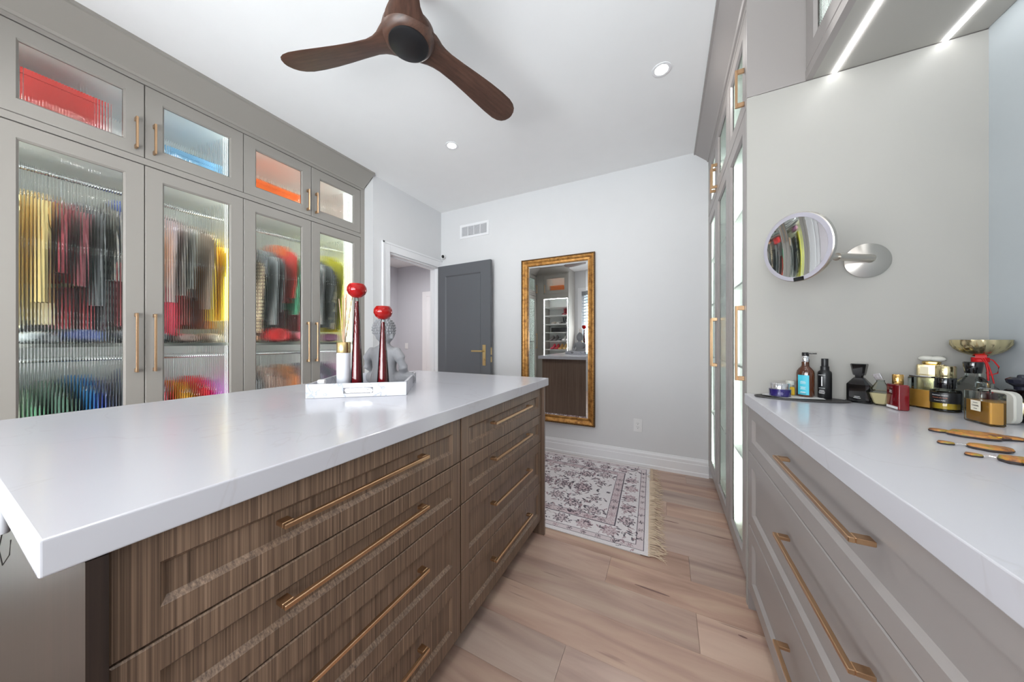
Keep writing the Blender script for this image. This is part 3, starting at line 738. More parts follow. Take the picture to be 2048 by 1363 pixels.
dr = thing('drawer_cabinet', 'grey dressing cabinet with wide drawers under the white counter', 'cabinet', (0.312, 1.632, 0), RZR)
DW = 2.5
MB().box(.001, DW, .022, .65, .085, .864).build('carcass', M['cabR'], dr)
MB().box(0.0, .016, 0.0, .65, 0.0, .866).build('side_panel', M['cabR'], dr)
MB().box(.016, DW, .055, .075, 0.0, .085).build('toe_kick', M['toe'], dr)
for xa, xb in ((.0175, 1.375), (1.379, DW)):
    for za, zb, rl, hz in ((.675, .864, .048, .80), (.366, .672, .055, .575), (.087, .363, .055, .262)):
        d = frame_panel(dr, 'drawer', M['cabR'], xa, xb, za, zb, .052, rl, rec=.011, ch=.009)
        bar_pull(d, (xa + xb) / 2, hz, .42, vertical=False, proud=.035)
ct = thing('counter_top', 'white quartz counter along the right wall holding the perfume bottles', 'worktop', (0, 0, 0))
MB().box(.301, .964, -.88, 1.634, .867, .912).build('slab', M['quartz'], ct, bevel=.002, seg=2)
struct(MB().box(.965, 1.02, -.95, 1.637, .0, 2.7).build('trim_9', M['wall_daylight_tint']))
up = thing('upper_cabinet', 'upper cabinet over the counter with two light strips underneath', 'cabinet', (0.50, 1.636, 0), RZR)
UW = 2.5
MB().box(0.0, UW, .022, .463, 2.186, 2.205).build('bottom_panel', M['panel'], up)
MB().box(0.0, .016, .022, .463, 2.205, 2.66).build('side_panel', M['inside'], up)
MB().box(.016, UW, .45, .463, 2.205, 2.66).build('back_panel', M['inside'], up)
MB().box(0.0, UW, 0.0, .022, 2.186, 2.222).build('light_rail', M['cabR'], up)
MB().box(.0, UW, .0, .463, 2.66, 2.7).build('top_panel', M['cabR'], up)
led(up, .02, UW - .02, .024, .034, 2.64, 2.65, 'led_up'); led(up, .018, .022, .03, .20, 2.21, 2.64, 'glow_fill')  # strip and glow panel added inside to brighten the glass
for k in range(3):
    glazed_door(up, .006 + k * .6, .604 + k * .6, 2.225, 2.655, .57 + k * .6 if k != 1 else .64, 2.33, .17, mat=M['cabR'])
for yy in (.086, .368):
    b = MB().box(.001, UW - .02, yy - .006, yy + .006, 2.182, 2.186)
    b.build('light_strip', M['led_hot'], up)

# make-up mirror on a swing arm
Pb = Vector((.675, 1.634, 1.440)); Pm = Vector((.401, 1.402, 1.463)); nrm = Vector((-.836, -.549, -.15)).normalized()
mk = thing('makeup_mirror', 'round brushed nickel magnifying mirror on an arm on the side panel', 'mirror', tuple(Pb))
b = MB(); b.lathe([(.064, 0.0), (.064, -.003), (.058, -.006), (.02, -.018), (.010, -.020)], 48, (0, 0, 0), 'y'); b.build('wall_plate', M['nickel'], mk, smooth=30)
rel = Pm - Pb
A0 = Vector((-.0, -.030, .002)); A1 = Vector((rel.x * .62 + .03, rel.y * .72, .004)); A2 = rel - nrm * .012 + Vector((.10, .045, -.03)) * .9
b = MB(); b.tube([(0, 0, 0), tuple(A0)], .0145, 20); b.build('pivot', M['nickel'], mk, smooth=50)
# thick sleeve then thin rod to the rim
rim_pt = rel - nrm * .02 + Vector((0, 0, -.028))
mid = A0.lerp(rim_pt, .50)
b = MB(); b.tube([tuple(A0), tuple(mid)], .0135, 24); b.build('arm_sleeve', M['nickel'], mk, smooth=50)
b = MB(); b.tube([tuple(mid), tuple(rim_pt)], .0092, 20); b.build('arm_rod', M['nickel'], mk, smooth=50)
# head built around its own axes
hb = bpy.data.objects.new('mirror_head', None)
q = nrm.to_track_quat('Z', 'Y')
def head_mesh(prof, n=72, cap=True):
    bb = MB(); bb.lathe(prof, n, cap=cap)
    bb.v = [tuple(rel + q @ Vector(p)) for p in bb.v]
    return bb
RM = .118
head = head_mesh([(.02, -.018), (RM - .01, -.018), (RM, -.012), (RM, -.002), (RM - .003, 0), (RM - .016, .0005), (RM - .018, -.001)], cap=False).build('rim', M['nickel'], mk, smooth=30)
head_mesh([(RM - .0025, .0006), (RM - .003, .0012), (RM - .016, .0012), (RM - .0165, .0006)], cap=False).build('light_ring', plain('frosted_ring', (168, 165, 174), .35), mk)
sag = .0075
head_mesh([(RM - .0165, .0010)] + [((RM - .0165) * r_, .0010 - sag * (1 - r_ * r_)) for r_ in (.95, .9, .8, .7, .6, .5, .4, .3, .2, .1, .02, .001)], cap=False).build('mirror_glass', M['mirror'], mk, smooth=60)
bb = MB().box(-.017, .017, -RM + .002, -RM + .0155, .0012, .0022)
# orient: local y of head frame must be world up
upv = q @ Vector((0, 1, 0)); 
def headpt(p):
    side = Vector((0, 0, 1)).cross(nrm).normalized(); u_ = nrm.cross(side).normalized(); return rel + side * p[0] + u_ * p[1] + nrm * p[2]
bb.v = [tuple(headpt(p)) for p in bb.v]; bb.build('sensor_patch', M['blackgloss'], mk)

# ------------------------------------------------------------------ back wall things
mr = thing('wall_mirror', 'tall rectangular mirror in an antique gold frame on the back wall', 'mirror', (-1.0, 3.0, 1.148))
hw, hh = .3875, .842
def ringr(i, y): return [(-hw + i, y, -hh + i), (hw - i, y, -hh + i), (hw - i, y, hh - i), (-hw + i, y, hh - i)]
b = MB(); b.loft([ringr(0, 0), ringr(0, -.030), ringr(.004, -.036), ringr(.010, -.036), ringr(.013, -.030)], cap=False); b.build('outer_edge', M['golddark'], mr)
b = MB(); b.loft([ringr(.013, -.030), ringr(.018, -.031), ringr(.030, -.026), ringr(.045, -.017), ringr(.055, -.015), ringr(.058, -.019), ringr(.066, -.019), ringr(.070, -.012), ringr(.070, -.004)], cap=False); b.build('frame', M['gold'], mr)
# beading along the frame edge: one joined part
bead = MB()
def beadat(x, z):
    r = .0034; bead.add([(x - r, -.035, z), (x + r, -.035, z), (x, -.035, z - r), (x, -.035, z + r), (x, -.0395, z)], [(0, 2, 4), (2, 1, 4), (1, 3, 4), (3, 0, 4)])
nb = 78
for k in range(nb): 
    for sx_ in (-1, 1): beadat(sx_ * (hw - .007), -hh + .01 + k * (2 * hh - .02) / (nb - 1))
for k in range(36):
    for sz_ in (-1, 1): beadat(-hw + .01 + k * (2 * hw - .02) / 35, sz_ * (hh - .007))
o = bead.build('beading', M['gold'], mr); o['kind'] = 'stuff'
b = MB(); b.loft([ringr(.069, -.0055), ringr(.088, -.0085)], cap=False); b.build('bevel_edge', M['mirror'], mr)
b = MB(); b.add(ringr(.088, -.0085), [(0, 1, 2, 3)]); b.build('mirror_glass', M['mirror'], mr)

vt = thing('air_vent', 'white rectangular air vent high on the back wall', 'vent', (-2.008, 3.0, 2.43))
def rv(i, k, y): return [(-.202 + i, y, -.084 + k), (.202 - i, y, -.084 + k), (.202 - i, y, .084 - k), (-.202 + i, y, .084 - k)]
MB().loft([rv(0, 0, 0), rv(.003, .003, -.008), rv(.028, .028, -.008), rv(.03, .03, -.002)], cap=False).build('frame', M['white'], vt)
MB().box(-.172, .172, -.0015, 0, -.054, .054).build('backing', plain('vent_shadow', (185, 185, 188), .8), vt)
lv = None
for k in range(12):
    if lv is None: o = MB().box(-.172, .172, -.0045, .0045, -.0006, .0006).build('louvre', M['white'], vt); lv = o.data
    else: o = bpy.data.objects.new('louvre', lv); COL.objects.link(o); o.parent = vt
    o.location = (0, -.0055, -.049 + k * .0089); o.rotation_euler = (R(42), 0, 0)
for k in range(3): MB().box(-.003, .003, -.011, -.002, -.054, .054).build('mullion', M['white'], vt).location = (-.086 + k * .086, 0, 0)
ol = thing('wall_outlet', 'white double power outlet low on the back wall', 'outlet', (-.232, 3.0, .368))
MB().box(-.036, .036, -.005, 0, -.058, .058).build('plate', M['plastic'], ol, bevel=.0015)
MB().box(-.017, .017, -.0075, -.005, -.034, .034).build('receptacle', M['plastic'], ol, bevel=.001)
b = MB()
for z in (-.017, .017):
    b.box(-.0075, -.0055, -.0078, -.0074, z, z + .008).box(.0055, .0075, -.0078, -.0074, z, z + .008).box(-.0022, .0022, -.0078, -.0074, z - .010, z - .005)
b.build('slots', M['black'], ol)
sc_ = thing('security_camera', 'small white security camera above the doorway corner', 'camera', (-2.46, 2.985, 2.155))
b = MB(); b.tube([(0, .012, 0), (.0, -.02, 0)], .010, 12); b.build('mount', M['plastic'], sc_, smooth=50)
b = MB(); b.rbox(-.024, .024, -.024, .024, -.022, .022, r=.02); 
b.v = [(p[0] * 1 + 0, p[2] - .035, p[1]) for p in b.v]; b.build('housing', M['plastic'], sc_, smooth=40)
b = MB(); b.rbox(-.016, .016, -.019, .019, 0, .002, r=.014, dz=.0005); b.v = [(p[0], -.0575 - p[2], p[1]) for p in b.v]; b.build('lens_face', M['blackgloss'], sc_)
sc_.rotation_euler = (0, 0, R(40))

# ------------------------------------------------------------------ ceiling things
for i, (x, y) in enumerate(DOWN):
    lab = ['recessed downlight near the doorway side of the ceiling', 'recessed downlight on the right near the tall cabinet', 'recessed downlight above the island by the wardrobes',
           'recessed downlight above the aisle beside the counter', 'rear recessed downlight on the window side', 'rear recessed downlight on the counter side'][i]
    t = thing('downlight', lab, 'light', (x, y, H), 0, 'recessed ceiling downlights')
    MB().lathe([(.052, 0), (.052, -.003), (.046, -.005), (.036, -.003), (.034, 0)], 40, cap=False).build('trim_ring', M['white'], t, smooth=30)
    MB().lathe([(.034, -.0005), (.033, -.0015)], 32).build('lens', M['lens'], t)
fan = thing('ceiling_fan', 'dark walnut three-blade ceiling fan with a black hub cap', 'fan', (-.974, .961, 2.39))
MB().lathe([(.06, .085), (.088, .075), (.105, .058), (.109, .04), (.103, .02), (.091, .005), (.082, 0)], 56).build('hub', M['fan'], fan, smooth=60)
MB().lathe([(.0815, .004), (.081, -.003), (.076, -.006), (.02, -.007)], 48).build('hub_cap', M['black'], fan, smooth=30)
MB().lathe([(.016, .09), (.016, .27)], 20).build('downrod', M['black'], fan, smooth=50)
MB().lathe([(.03, .24), (.062, .28), (.066, .329)], 32).build('canopy', M['black'], fan, smooth=50)
st_ = [(.055, .090, .040), (.080, .082, .036), (.10, .072, .032), (.12, .061, .028), (.145, .053, .023), (.18, .049, .018), (.25, .052, .014), (.33, .059, .012), (.41, .066, .010), (.49, .071, .009), (.55, .071, .008), (.585, .064, .007), (.61, .051, .006), (.625, .033, .005), (.632, .013, .004)]
bm_ = None
for k in range(3):
    if bm_ is None:
        b = MB(); rings = []
        for r_, w_, t__ in st_:
            tw_ = R(15) * max(0, 1 - r_ / .9) * -1 if r_ > .12 else R(-10) * (r_ - .07) / .05
            tw_ = R(-13) * min(1, (r_ - .06) / .1)
            rg = []
            off = -.012 * sin(pi * min(1, r_ / .63))
            for j in range(20):
                a = 2 * pi * j / 20; yy = w_ * cos(a); zz = t__ * .5 * sin(a)
                rg.append((r_, off + yy * cos(tw_) - zz * sin(tw_), .036 + yy * sin(tw_) + zz * cos(tw_)))
            rings.append(rg)
        b.loft(rings); o = b.build('blade', M['fan'], fan, smooth=60); bm_ = o.data
    else:
        o = bpy.data.objects.new('blade', bm_); COL.objects.link(o); o.parent = fan
    o.rotation_euler = (0, 0, R(194.5 + 120 * k))

# ------------------------------------------------------------------ rug
rug = thing('area_rug', 'cream rug with mauve and grey floral pattern and tan fringe, on the oak floor', 'rug', (0, 0, 0))
def rug_mesh():
    X0, X1, Y0, Y1 = -1.95, -0.09, 1.757, 2.962; st = .004
    nx, ny = int((X1 - X0) / st), int((Y1 - Y0) / st)
    rr = np.random.RandomState(5)
    C = np.zeros((ny, nx, 3)); C[:] = (0.90, 0.88, 0.885)
    C += (rr.rand(ny, nx, 1) - .5) * .05
    yy, xx = np.mgrid[0:ny, 0:nx]; xx = xx * st; yy = yy * st
    LX, LY = nx * st, ny * st
    grey = np.array((.24, .21, .25)); mauve = np.array((.60, .49, .52)); pink = np.array((.76, .67, .69)); tan_ = np.array((.72, .67, .62))
    e = np.minimum(np.minimum(xx, LX - xx), np.minimum(yy, LY - yy))
    def blend(mask, col, a): C[mask] = C[mask] * (1 - a) + col * a
    blend((e > .20) & (e < .255) & (rr.rand(ny, nx) < .85), pink, .75)
    blend((e > .035) & (e < .07), pink, .35)
    for d in (.032, .072, .198, .257): blend(np.abs(e - d) < .0021, grey, .8)
    def stamp(cx, cy, rad, kind, ang, col):
        i0, i1 = max(0, int((cy - rad) / st)), min(ny, int((cy + rad) / st) + 2); j0, j1 = max(0, int((cx - rad) / st)), min(nx, int((cx + rad) / st) + 2)
        if i0 >= i1 or j0 >= j1: return
        dx = xx[i0:i1, j0:j1] - cx; dy = yy[i0:i1, j0:j1] - cy
        r = np.hypot(dx, dy) / rad; a = np.arctan2(dy, dx) - ang
        if kind == 'flower':
            pet = .62 + .34 * np.cos(a * 6); mk_ = (np.abs(r - pet) < .13) | (np.abs(r - .25) < .09)
            fill = (r < pet)
        elif kind == 'ros':
            pet = .8 + .16 * np.cos(a * 10); mk_ = (np.abs(r - pet) < .08) | (np.abs(r - .5 - .1 * np.cos(a * 5)) < .07) | (r < .16)
            fill = r < pet
        elif kind == 'leaf':
            u = dx * cos(ang) + dy * sin(ang); v = -dx * sin(ang) + dy * cos(ang)
            mk_ = (np.abs(u) < rad * .9) & (np.abs(v) < .32 * rad * (1 - (u / (rad * .9)) ** 2)); fill = mk_
        else:
            u = dx * cos(ang) + dy * sin(ang); v = -dx * sin(ang) + dy * cos(ang)
            mk_ = (np.abs(v - .35 * rad * np.sin(u / rad * 3)) < .0025) & (np.abs(u) < rad); fill = mk_
        sub = C[i0:i1, j0:j1]
        nzz = rr.rand(*r.shape)
        if kind in ('flower', 'ros'): sub[fill] = sub[fill] * .45 + pink * .55
        m2 = mk_ & (nzz < .86); sub[m2] = sub[m2] * .22 + col * .78
    # border flowers
    for d, sp, rad in ((.135, .15, .052), (.052, .085, .018), (.228, .09, .024)):
        for x_ in np.arange(d, LX - d + .01, sp):
            for y_ in (d, LY - d): stamp(x_, y_, rad, 'ros' if rad > .04 else 'flower', x_ * 9, grey if rr.rand() < .6 else mauve)
        for y_ in np.arange(d + sp, LY - d - sp / 2, sp):
            for x_ in (d, LX - d): stamp(x_, y_, rad, 'ros' if rad > .04 else 'flower', y_ * 9, grey if rr.rand() < .6 else mauve)
    for k in range(420):
        s_ = rr.rand() * 2 * (LX + LY); d = .085 + rr.rand() * .10
        if s_ < LX: p = (s_, d)
        elif s_ < 2 * LX: p = (s_ - LX, LY - d)
        elif s_ < 2 * LX + LY: p = (d, s_ - 2 * LX)
        else: p = (LX - d, s_ - 2 * LX - LY)
        stamp(p[0], p[1], .012 + rr.rand() * .014, 'leaf' if rr.rand() < .75 else 'vine', rr.rand() * 6.3, grey if rr.rand() < .7 else mauve)
    # field: mirrored clusters
    cxm, cym = LX / 2, LY / 2
    def sym(px, py, *a):
        for sx_ in (1, -1):
            for sy_ in (1, -1): stamp(cxm + sx_ * px, cym + sy_ * py, a[0], a[1], a[2] * sx_ * sy_, a[3])
    for (px, py, rd) in ((0, 0, .11), (.15, 0, .06), (.30, .02, .05), (.45, .0, .07), (.56, .14, .05), (.0, .17, .07), (.16, .22, .05), (.30, .19, .055), (.43, .25, .06), (.58, .29, .055), (.08, .31, .04), (.50, .33, .04)):
        sym(px, py, rd, 'ros' if rd > .054 else 'flower', px * 11, grey if rr.rand() < .6 else mauve)
        for k in range(9):
            a = rr.rand() * 6.3; dd_ = rd + .01 + rr.rand() * .035
            sym(px + dd_ * cos(a), py + dd_ * sin(a), .012 + rr.rand() * .016, 'leaf', a + 1.2, grey if rr.rand() < .7 else mauve)
    for k in range(75):
        px, py = rr.rand() * .66, rr.rand() * .345
        sym(px, py, .010 + rr.rand() * .016, rr.choice(['leaf', 'leaf', 'vine', 'flower']), rr.rand() * 6.3, grey if rr.rand() < .7 else mauve)
    C = np.clip(C, 0, 1)
    C = np.where(C <= .04045, C / 12.92, ((C + .055) / 1.055) ** 2.4)
    gx, gy = np.meshgrid(np.arange(nx + 1), np.arange(ny + 1))
    X = X0 + gx * st; Y = Y0 + gy * st
    X = X - (Y - Y0) / (Y1 - Y0) * .035 * (X - X0) / (X1 - X0) + .015 * (1 - (Y - Y0) / (Y1 - Y0)) * (X - X0) / (X1 - X0)
    Z = .006 + .0008 * np.sin(X * 9) * np.sin(Y * 7)
    co = np.stack([X, Y, Z], -1).reshape(-1, 3)
    idx = (gy[:-1, :-1] * (nx + 1) + gx[:-1, :-1]).reshape(-1)
    faces = np.stack([idx, idx + 1, idx + nx + 2, idx + nx + 1], -1)
    me = bpy.data.meshes.new('rug_pile'); me.vertices.add(len(co)); me.vertices.foreach_set('co', co.reshape(-1).astype(np.float32))
    me.loops.add(faces.size); me.loops.foreach_set('vertex_index', faces.reshape(-1).astype(np.int32))
    me.polygons.add(len(faces)); me.polygons.foreach_set('loop_start', (np.arange(len(faces)) * 4).astype(np.int32)); me.polygons.foreach_set('loop_total', np.full(len(faces), 4, np.int32))
    me.update(calc_edges=True); me.validate()
    ca = me.color_attributes.new('pattern', 'FLOAT_COLOR', 'CORNER')
    col = np.concatenate([C.reshape(-1, 3), np.ones((nx * ny, 1))], 1); col = np.repeat(col, 4, axis=0)
    ca.data.foreach_set('color', col.reshape(-1).astype(np.float32))
    m, N, L, b = newmat('rug_woven'); at = N.new('ShaderNodeVertexColor'); at.layer_name = 'pattern'; L.new(at.outputs[0], b.inputs['Base Color']); b.inputs['Roughness'].default_value = .95
    me.materials.append(m)
    o = bpy.data.objects.new('rug_pile', me); COL.objects.link(o); o.parent = rug
    MB().box(X0, X1 - .034, Y0 + .001, Y1 - .001, .0005, .0052).build('backing', plain('rug_backing', (200, 196, 192), .9), rug)
rug_mesh()
fr = MB(); rg = random.Random(11)
for k in range(230):
    f = (k + rg.uniform(-.4, .4)) / 229; f = min(1, max(0, f)); y0 = 1.762 + 1.19 * f; x0 = -.073 - .045 * f
    L_ = rg.uniform(.045, .085); an = .45 * sin(k * .37) + rg.uniform(-.45, .35)
    back = f > .80 and rg.random() < .7
    if back: pts = [(x0 - .005, y0, .007), (x0 + .012, y0 + .004, .012), (x0 - L_ * .6 * rg.random() + .01, y0 + .02 * an, .0105)]
    else: pts = [(x0 - .014, y0, .006), (x0 + L_ * .35, y0 + L_ * .25 * an, .007 + .004 * rg.random()), (x0 + L_ * .7, y0 + L_ * .8 * an, .004), (x0 + L_, y0 + L_ * an * 1.3, .0025)]
    fr.tube(pts, [.0019] * (len(pts) - 1) + [.0008], 5)
o = fr.build('fringe', plain('fringe_tan', (216, 196, 172), .9), rug); o['kind'] = 'stuff'

# ------------------------------------------------------------------ tray group on the island
A = Vector((-1.256, .703, 0)); e1 = Vector((.781, .624, 0)); e2 = Vector((-.624, .781, 0)); TA = math.atan2(.624, .781); ZT = .912
def tp(a, b_, z=0): v = A + e1 * a + e2 * b_; return (v.x, v.y, ZT + z)
tr = thing('marble_tray', 'square white marbled tray with a silver handle on the island slab', 'tray', tp(0, 0), TA)
TWd, TD, th_ = .374, .405, .010
MB().box(0, TWd, 0, TD, .001, .009).build('base', M['marble'], tr)
hz0, hz1 = .016, .038; hx0, hx1 = .135, .245
b = MB()
b.box(0, hx0, 0, th_, .009, .056).box(hx1, TWd, 0, th_, .009, .056).box(hx0, hx1, 0, th_, .009, hz0).box(hx0, hx1, 0, th_, hz1, .056)
b.build('front_wall', M['marble'], tr)
MB().box(0, TWd, TD - th_, TD, .009, .056).build('back_wall', M['marble'], tr)
MB().box(0, th_, th_, TD - th_, .009, .056).build('side_wall', M['marble'], tr); MB().box(TWd - th_, TWd, th_, TD - th_, .009, .056).build('side_wall', M['marble'], tr)
b = MB(); prof_ = []
for k in range(28):
    a = 2 * pi * k / 28; r = .0115; cxx = (hx1 - .0115) if cos(a) > 0 else (hx0 + .0115)
    prof_.append((cxx + r * cos(a), (hz0 + hz1) / 2 + r * sin(a)))
b.loft([[(p[0], -.0015, p[1]) for p in prof_], [(p[0] * .985 + .0028, -.003, p[1]) for p in prof_], [((p[0] - .19) * .86 + .19, -.001, (p[1] - .027) * .7 + .027) for p in prof_], [((p[0] - .19) * .86 + .19, .004, (p[1] - .027) * .7 + .027) for p in prof_]])
b.build('handle', M['chrome'], tr, smooth=40)
MB().tube([(hx0 + .01, -.003, .022), (.165, -.005, .031), (.19, -.005, .024), (.215, -.005, .032), (hx1 - .01, -.003, .024)], .0022, 8).build('twist', M['chrome'], tr, smooth=60)

def candlestick(label, a, b_, ztop, zcup, rcup):
    x, y, z = tp(a, b_, .0095); t = thing('candle_holder', label, 'candle holder', (x, y, z), 0)
    h = zcup - z; hc = ztop - zcup
    MB().lathe([(.0265, 0), (.0265, .012), (.0255, .03), (.0085, h * .97), (.009, h)], 40).build('stem_shell', M['clear'], t, smooth=40)
    MB().lathe([(.021, .004), (.0205, .03), (.0068, h * .965)], 32).build('stem', M['redstem'], t, smooth=50)
    pr_ = [(.010, h), (.020, h + hc * .06), (rcup * .82, h + hc * .25), (rcup, h + hc * .52), (rcup * .96, h + hc * .75), (rcup * .82, h + hc * .93), (rcup * .72, h + hc),
           (rcup * .68, h + hc * .98), (rcup * .78, h + hc * .88), (rcup * .90, h + hc * .7), (rcup * .93, h + hc * .52), (rcup * .76, h + hc * .32), (.012, h + hc * .18)]
    MB().lathe(pr_, 48).build('cup', M['redglass'], t, smooth=50)
    return t
candlestick('taller red glass candle holder on the marble tray', .150, .130, 1.388, 1.327, .0405)
candlestick('shorter red glass candle holder on the marble tray, in front of the statue', .262, .113, 1.290, 1.232, .0395)
x, y, z = tp(.088, .160, .0095)
df = thing('reed_diffuser', 'white reed diffuser with a gold collar on the marble tray', 'diffuser', (x, y, z), TA)
MB().lathe([(.026, 0), (.0285, .003), (.0285, .158), (.026, .163)], 40).build('bottle', M['ceramic'], df, smooth=40)
MB().lathe([(.0275, .163), (.0285, .165), (.0285, .207), (.026, .210), (.010, .210), (.010, .20)], 40).build('collar', M['brass'], df, smooth=40)
rg = random.Random(4)
for k in range(9):
    a = rg.uniform(0, 6.28); r0 = rg.uniform(0, .006); tilt = rg.uniform(.03, .16); hh_ = rg.uniform(.40, .43) if k < 8 else .36
    dx, dy = cos(a) * tilt, sin(a) * tilt
    MB().tube([(r0 * cos(a), r0 * sin(a), .19), (dx * (hh_ - .19), dy * (hh_ - .19), hh_)], .0016 if k < 8 else .0006, 6).build('reed', M['reed'] if k < 8 else M['chrome'], df, smooth=60)
x, y, z = tp(.03, .075, .0095)
o = MB().rbox(-.014, .014, -.011, .011, 0, .055, r=.004).build('tealight_box', M['plastic'], smooth=40); o.location = (x, y, z); o.rotation_euler = (0, 0, TA)
tag(o, 'small white block in the left corner of the marble tray', 'box')

# seated stone figure seen from behind
x, y, z = tp(.235, .285, .0095)
st = thing('stone_statue', 'pale grey seated stone meditation figure with curled hair, behind the candle holders', 'statue', (x, y, z), R(190))
def ell(cx_, cy_, cz, rx, ry, rz_, nu=28, nv=16, f=None):
    rings = []
    for i in range(nv + 1):
        ph = -pi / 2 + pi * i / nv; ph = max(-pi / 2 + .02, min(pi / 2 - .02, ph))
        rings.append([(cx_ + rx * cos(ph) * cos(2 * pi * k / nu), cy_ + ry * cos(ph) * sin(2 * pi * k / nu), cz + rz_ * sin(ph)) for k in range(nu)])
    return rings
vs_bits = MB()
# torso, legs, arms as one remeshed body
vs_bits.loft([[(rx * cos(2 * pi * k / 32), oy + ry * sin(2 * pi * k / 32), zz) for k in range(32)] for rx, ry, oy, zz in
   ((.075, .055, .0, .0), (.078, .058, .0, .02), (.066, .052, .0, .05), (.060, .046, .0, .085), (.066, .046, .0, .12), (.074, .046, .0, .15), (.072, .042, .0, .17), (.050, .034, .0, .185), (.026, .026, -.002, .195), (.024, .025, -.004, .21))])
for sx_ in (-1, 1):
    vs_bits.tube([(sx_ * .035, .0, .170), (sx_ * .070, .0, .166), (sx_ * .095, .004, .13), (sx_ * .104, -.004, .09), (sx_ * .088, -.035, .062), (sx_ * .045, -.062, .055)], [.010, .023, .026, .023, .019, .014], 16)
    vs_bits.tube([(sx_ * .035, -.01, .03), (sx_ * .085, -.035, .03), (sx_ * .125, -.045, .028), (sx_ * .09, -.075, .024), (sx_ * .03, -.088, .022)], [.032, .036, .030, .026, .02], 16)
vs_bits.loft(ell(0, -.004, .262, .046, .052, .060)); 
for sx_ in (-1, 1): vs_bits.loft(ell(sx_ * .047, -.002, .245, .006, .010, .024, 12, 8))
vs_bits.loft(ell(0, -.056, .255, .006, .008, .012, 10, 8))
body = vs_bits.build('body', M['stone'], st)
md = body.modifiers.new('remesh', 'REMESH'); md.mode = 'VOXEL'; md.voxel_size = .0042; md.use_smooth_shade = True
sm = body.modifiers.new('smooth', 'SMOOTH'); sm.iterations = 5; sm.factor = .6
hair = MB(); hair.loft(ell(0, .002, .272, .050, .054, .056)); hair.loft(ell(0, .0, .322, .022, .024, .022, 20, 10))
# curls
hr = MB()
hr.v = hair.v; hr.f = hair.f; hr.m = hair.m
rg = random.Random(2)
for i in range(8):
    ph = R(-18 + i * 13.5); nn = max(5, int(26 * cos(ph)))
    for k in range(nn):
        a = 2 * pi * k / nn + i * .3
        px, py, pz = .050 * cos(ph) * cos(a), .002 + .054 * cos(ph) * sin(a), .272 + .056 * sin(ph)
        if py < -.028 and pz < .292: continue
        r_ = .0062
        hr.loft(ell(px, py, pz, r_, r_, r_, 7, 5))
for i in range(4):
    ph = R(i * 22); nn = max(4, int(13 * cos(ph)))
    for k in range(nn):
        a = 2 * pi * k / nn + i * .4
        hr.loft(ell(.022 * cos(ph) * cos(a), .024 * cos(ph) * sin(a), .322 + .022 * sin(ph), .0055, .0055, .0055, 7, 5))
hr.build('hair', M['stone'], st, smooth=60)

# ------------------------------------------------------------------ bottles on the right counter
ZC = .912
def text_mesh(s, size, mat, parent, loc, rot, name='lettering', align='CENTER'):
    cu = bpy.data.curves.new(name, 'FONT'); cu.body = s; cu.size = size; cu.align_x = align; cu.align_y = 'CENTER'; cu.extrude = .0001
    to = bpy.data.objects.new(name, cu); me = bpy.data.meshes.new_from_object(to); bpy.data.objects.remove(to)
    me.materials.clear(); me.materials.append(mat)
    o = bpy.data.objects.new(name, me); COL.objects.link(o); o.parent = parent; o.location = loc; o.rotation_euler = rot
    return o
M['whiteink'] = plain('white_ink', (230, 230, 230), .6); M['blackink'] = plain('black_ink', (40, 40, 40), .6); M['orangeink'] = plain('copper_ink', (190, 110, 80), .5)
M['amber'] = plain('amber_glass', (70, 34, 14), .08, coat=.5)
M['perfume'] = plain('amber_perfume', (253, 182, 88), .05, trans=.1, ior=1.36)
M['perfume_lt'] = plain('pale_perfume', (248, 226, 176), .05, trans=.15, ior=1.36)
M['perfume_y'] = plain('yellow_perfume', (220, 180, 56), .05, trans=.15, ior=1.36)
M['frost'] = plain('frosted_glass', (236, 234, 224), .35, trans=.35)
M['palegold'] = plain('pale_gold', (226, 212, 168), .22, 1.0)
def bars(b, x, y, zs, ws, t=.0004):   # unreadable fine print as fine lines
    for z, w_ in zip(zs, ws): b.box(x - w_ / 2, x + w_ / 2, y - t, y, z - .0006, z + .0006)

o = MB()
n_ = 48; cxo, cyo = .462, 1.563
ring = lambda s_, z: [(cxo + .142 * s_ * cos(2 * pi * k / n_), cyo + .060 * s_ * sin(2 * pi * k / n_), z) for k in range(n_)]
o.loft([ring(.97, ZC + .0005), ring(1, ZC + .002), ring(1, ZC + .005), ring(.97, ZC + .006), ring(.95, ZC + .0045), ring(.02, ZC + .0045)])
tag(o.build('oval_tray', plain('slate_black', (58, 56, 56), .5), smooth=30), 'flat black oval tray at the far left end of the counter', 'tray')
b = MB(); b.add([(.345, 1.565, ZC + .010), (.40, 1.515, ZC + .0075), (.53, 1.545, ZC + .0075), (.535, 1.60, ZC + .0075), (.37, 1.61, ZC + .008)], [(0, 1, 2, 3, 4)])
b.add([(.345, 1.565, ZC + .0085), (.40, 1.515, ZC + .0065), (.53, 1.545, ZC + .0065), (.535, 1.60, ZC + .0065), (.37, 1.61, ZC + .007)], [(4, 3, 2, 1, 0)])
tag(b.build('paper_napkin', M['plastic']), 'white paper napkin lying on the black oval tray', 'napkin')
ZO = ZC + .0085
t = thing('cream_jar', 'small navy blue cream jar with a mirrored clear lid', 'jar', (.400, 1.558, ZO), R(-30))
MB().lathe([(.026, 0), (.033, .002), (.034, .027), (.031, .029)], 40).build('jar_body', plain('navy_gloss', (36, 28, 92), .15, coat=.6), t, smooth=40)
MB().lathe([(.0295, .029), (.0295, .049), (.028, .051)], 40).build('lid', plain('mirrored_lid', (206, 206, 208), .06, .8), t, smooth=40)
b = MB(); 
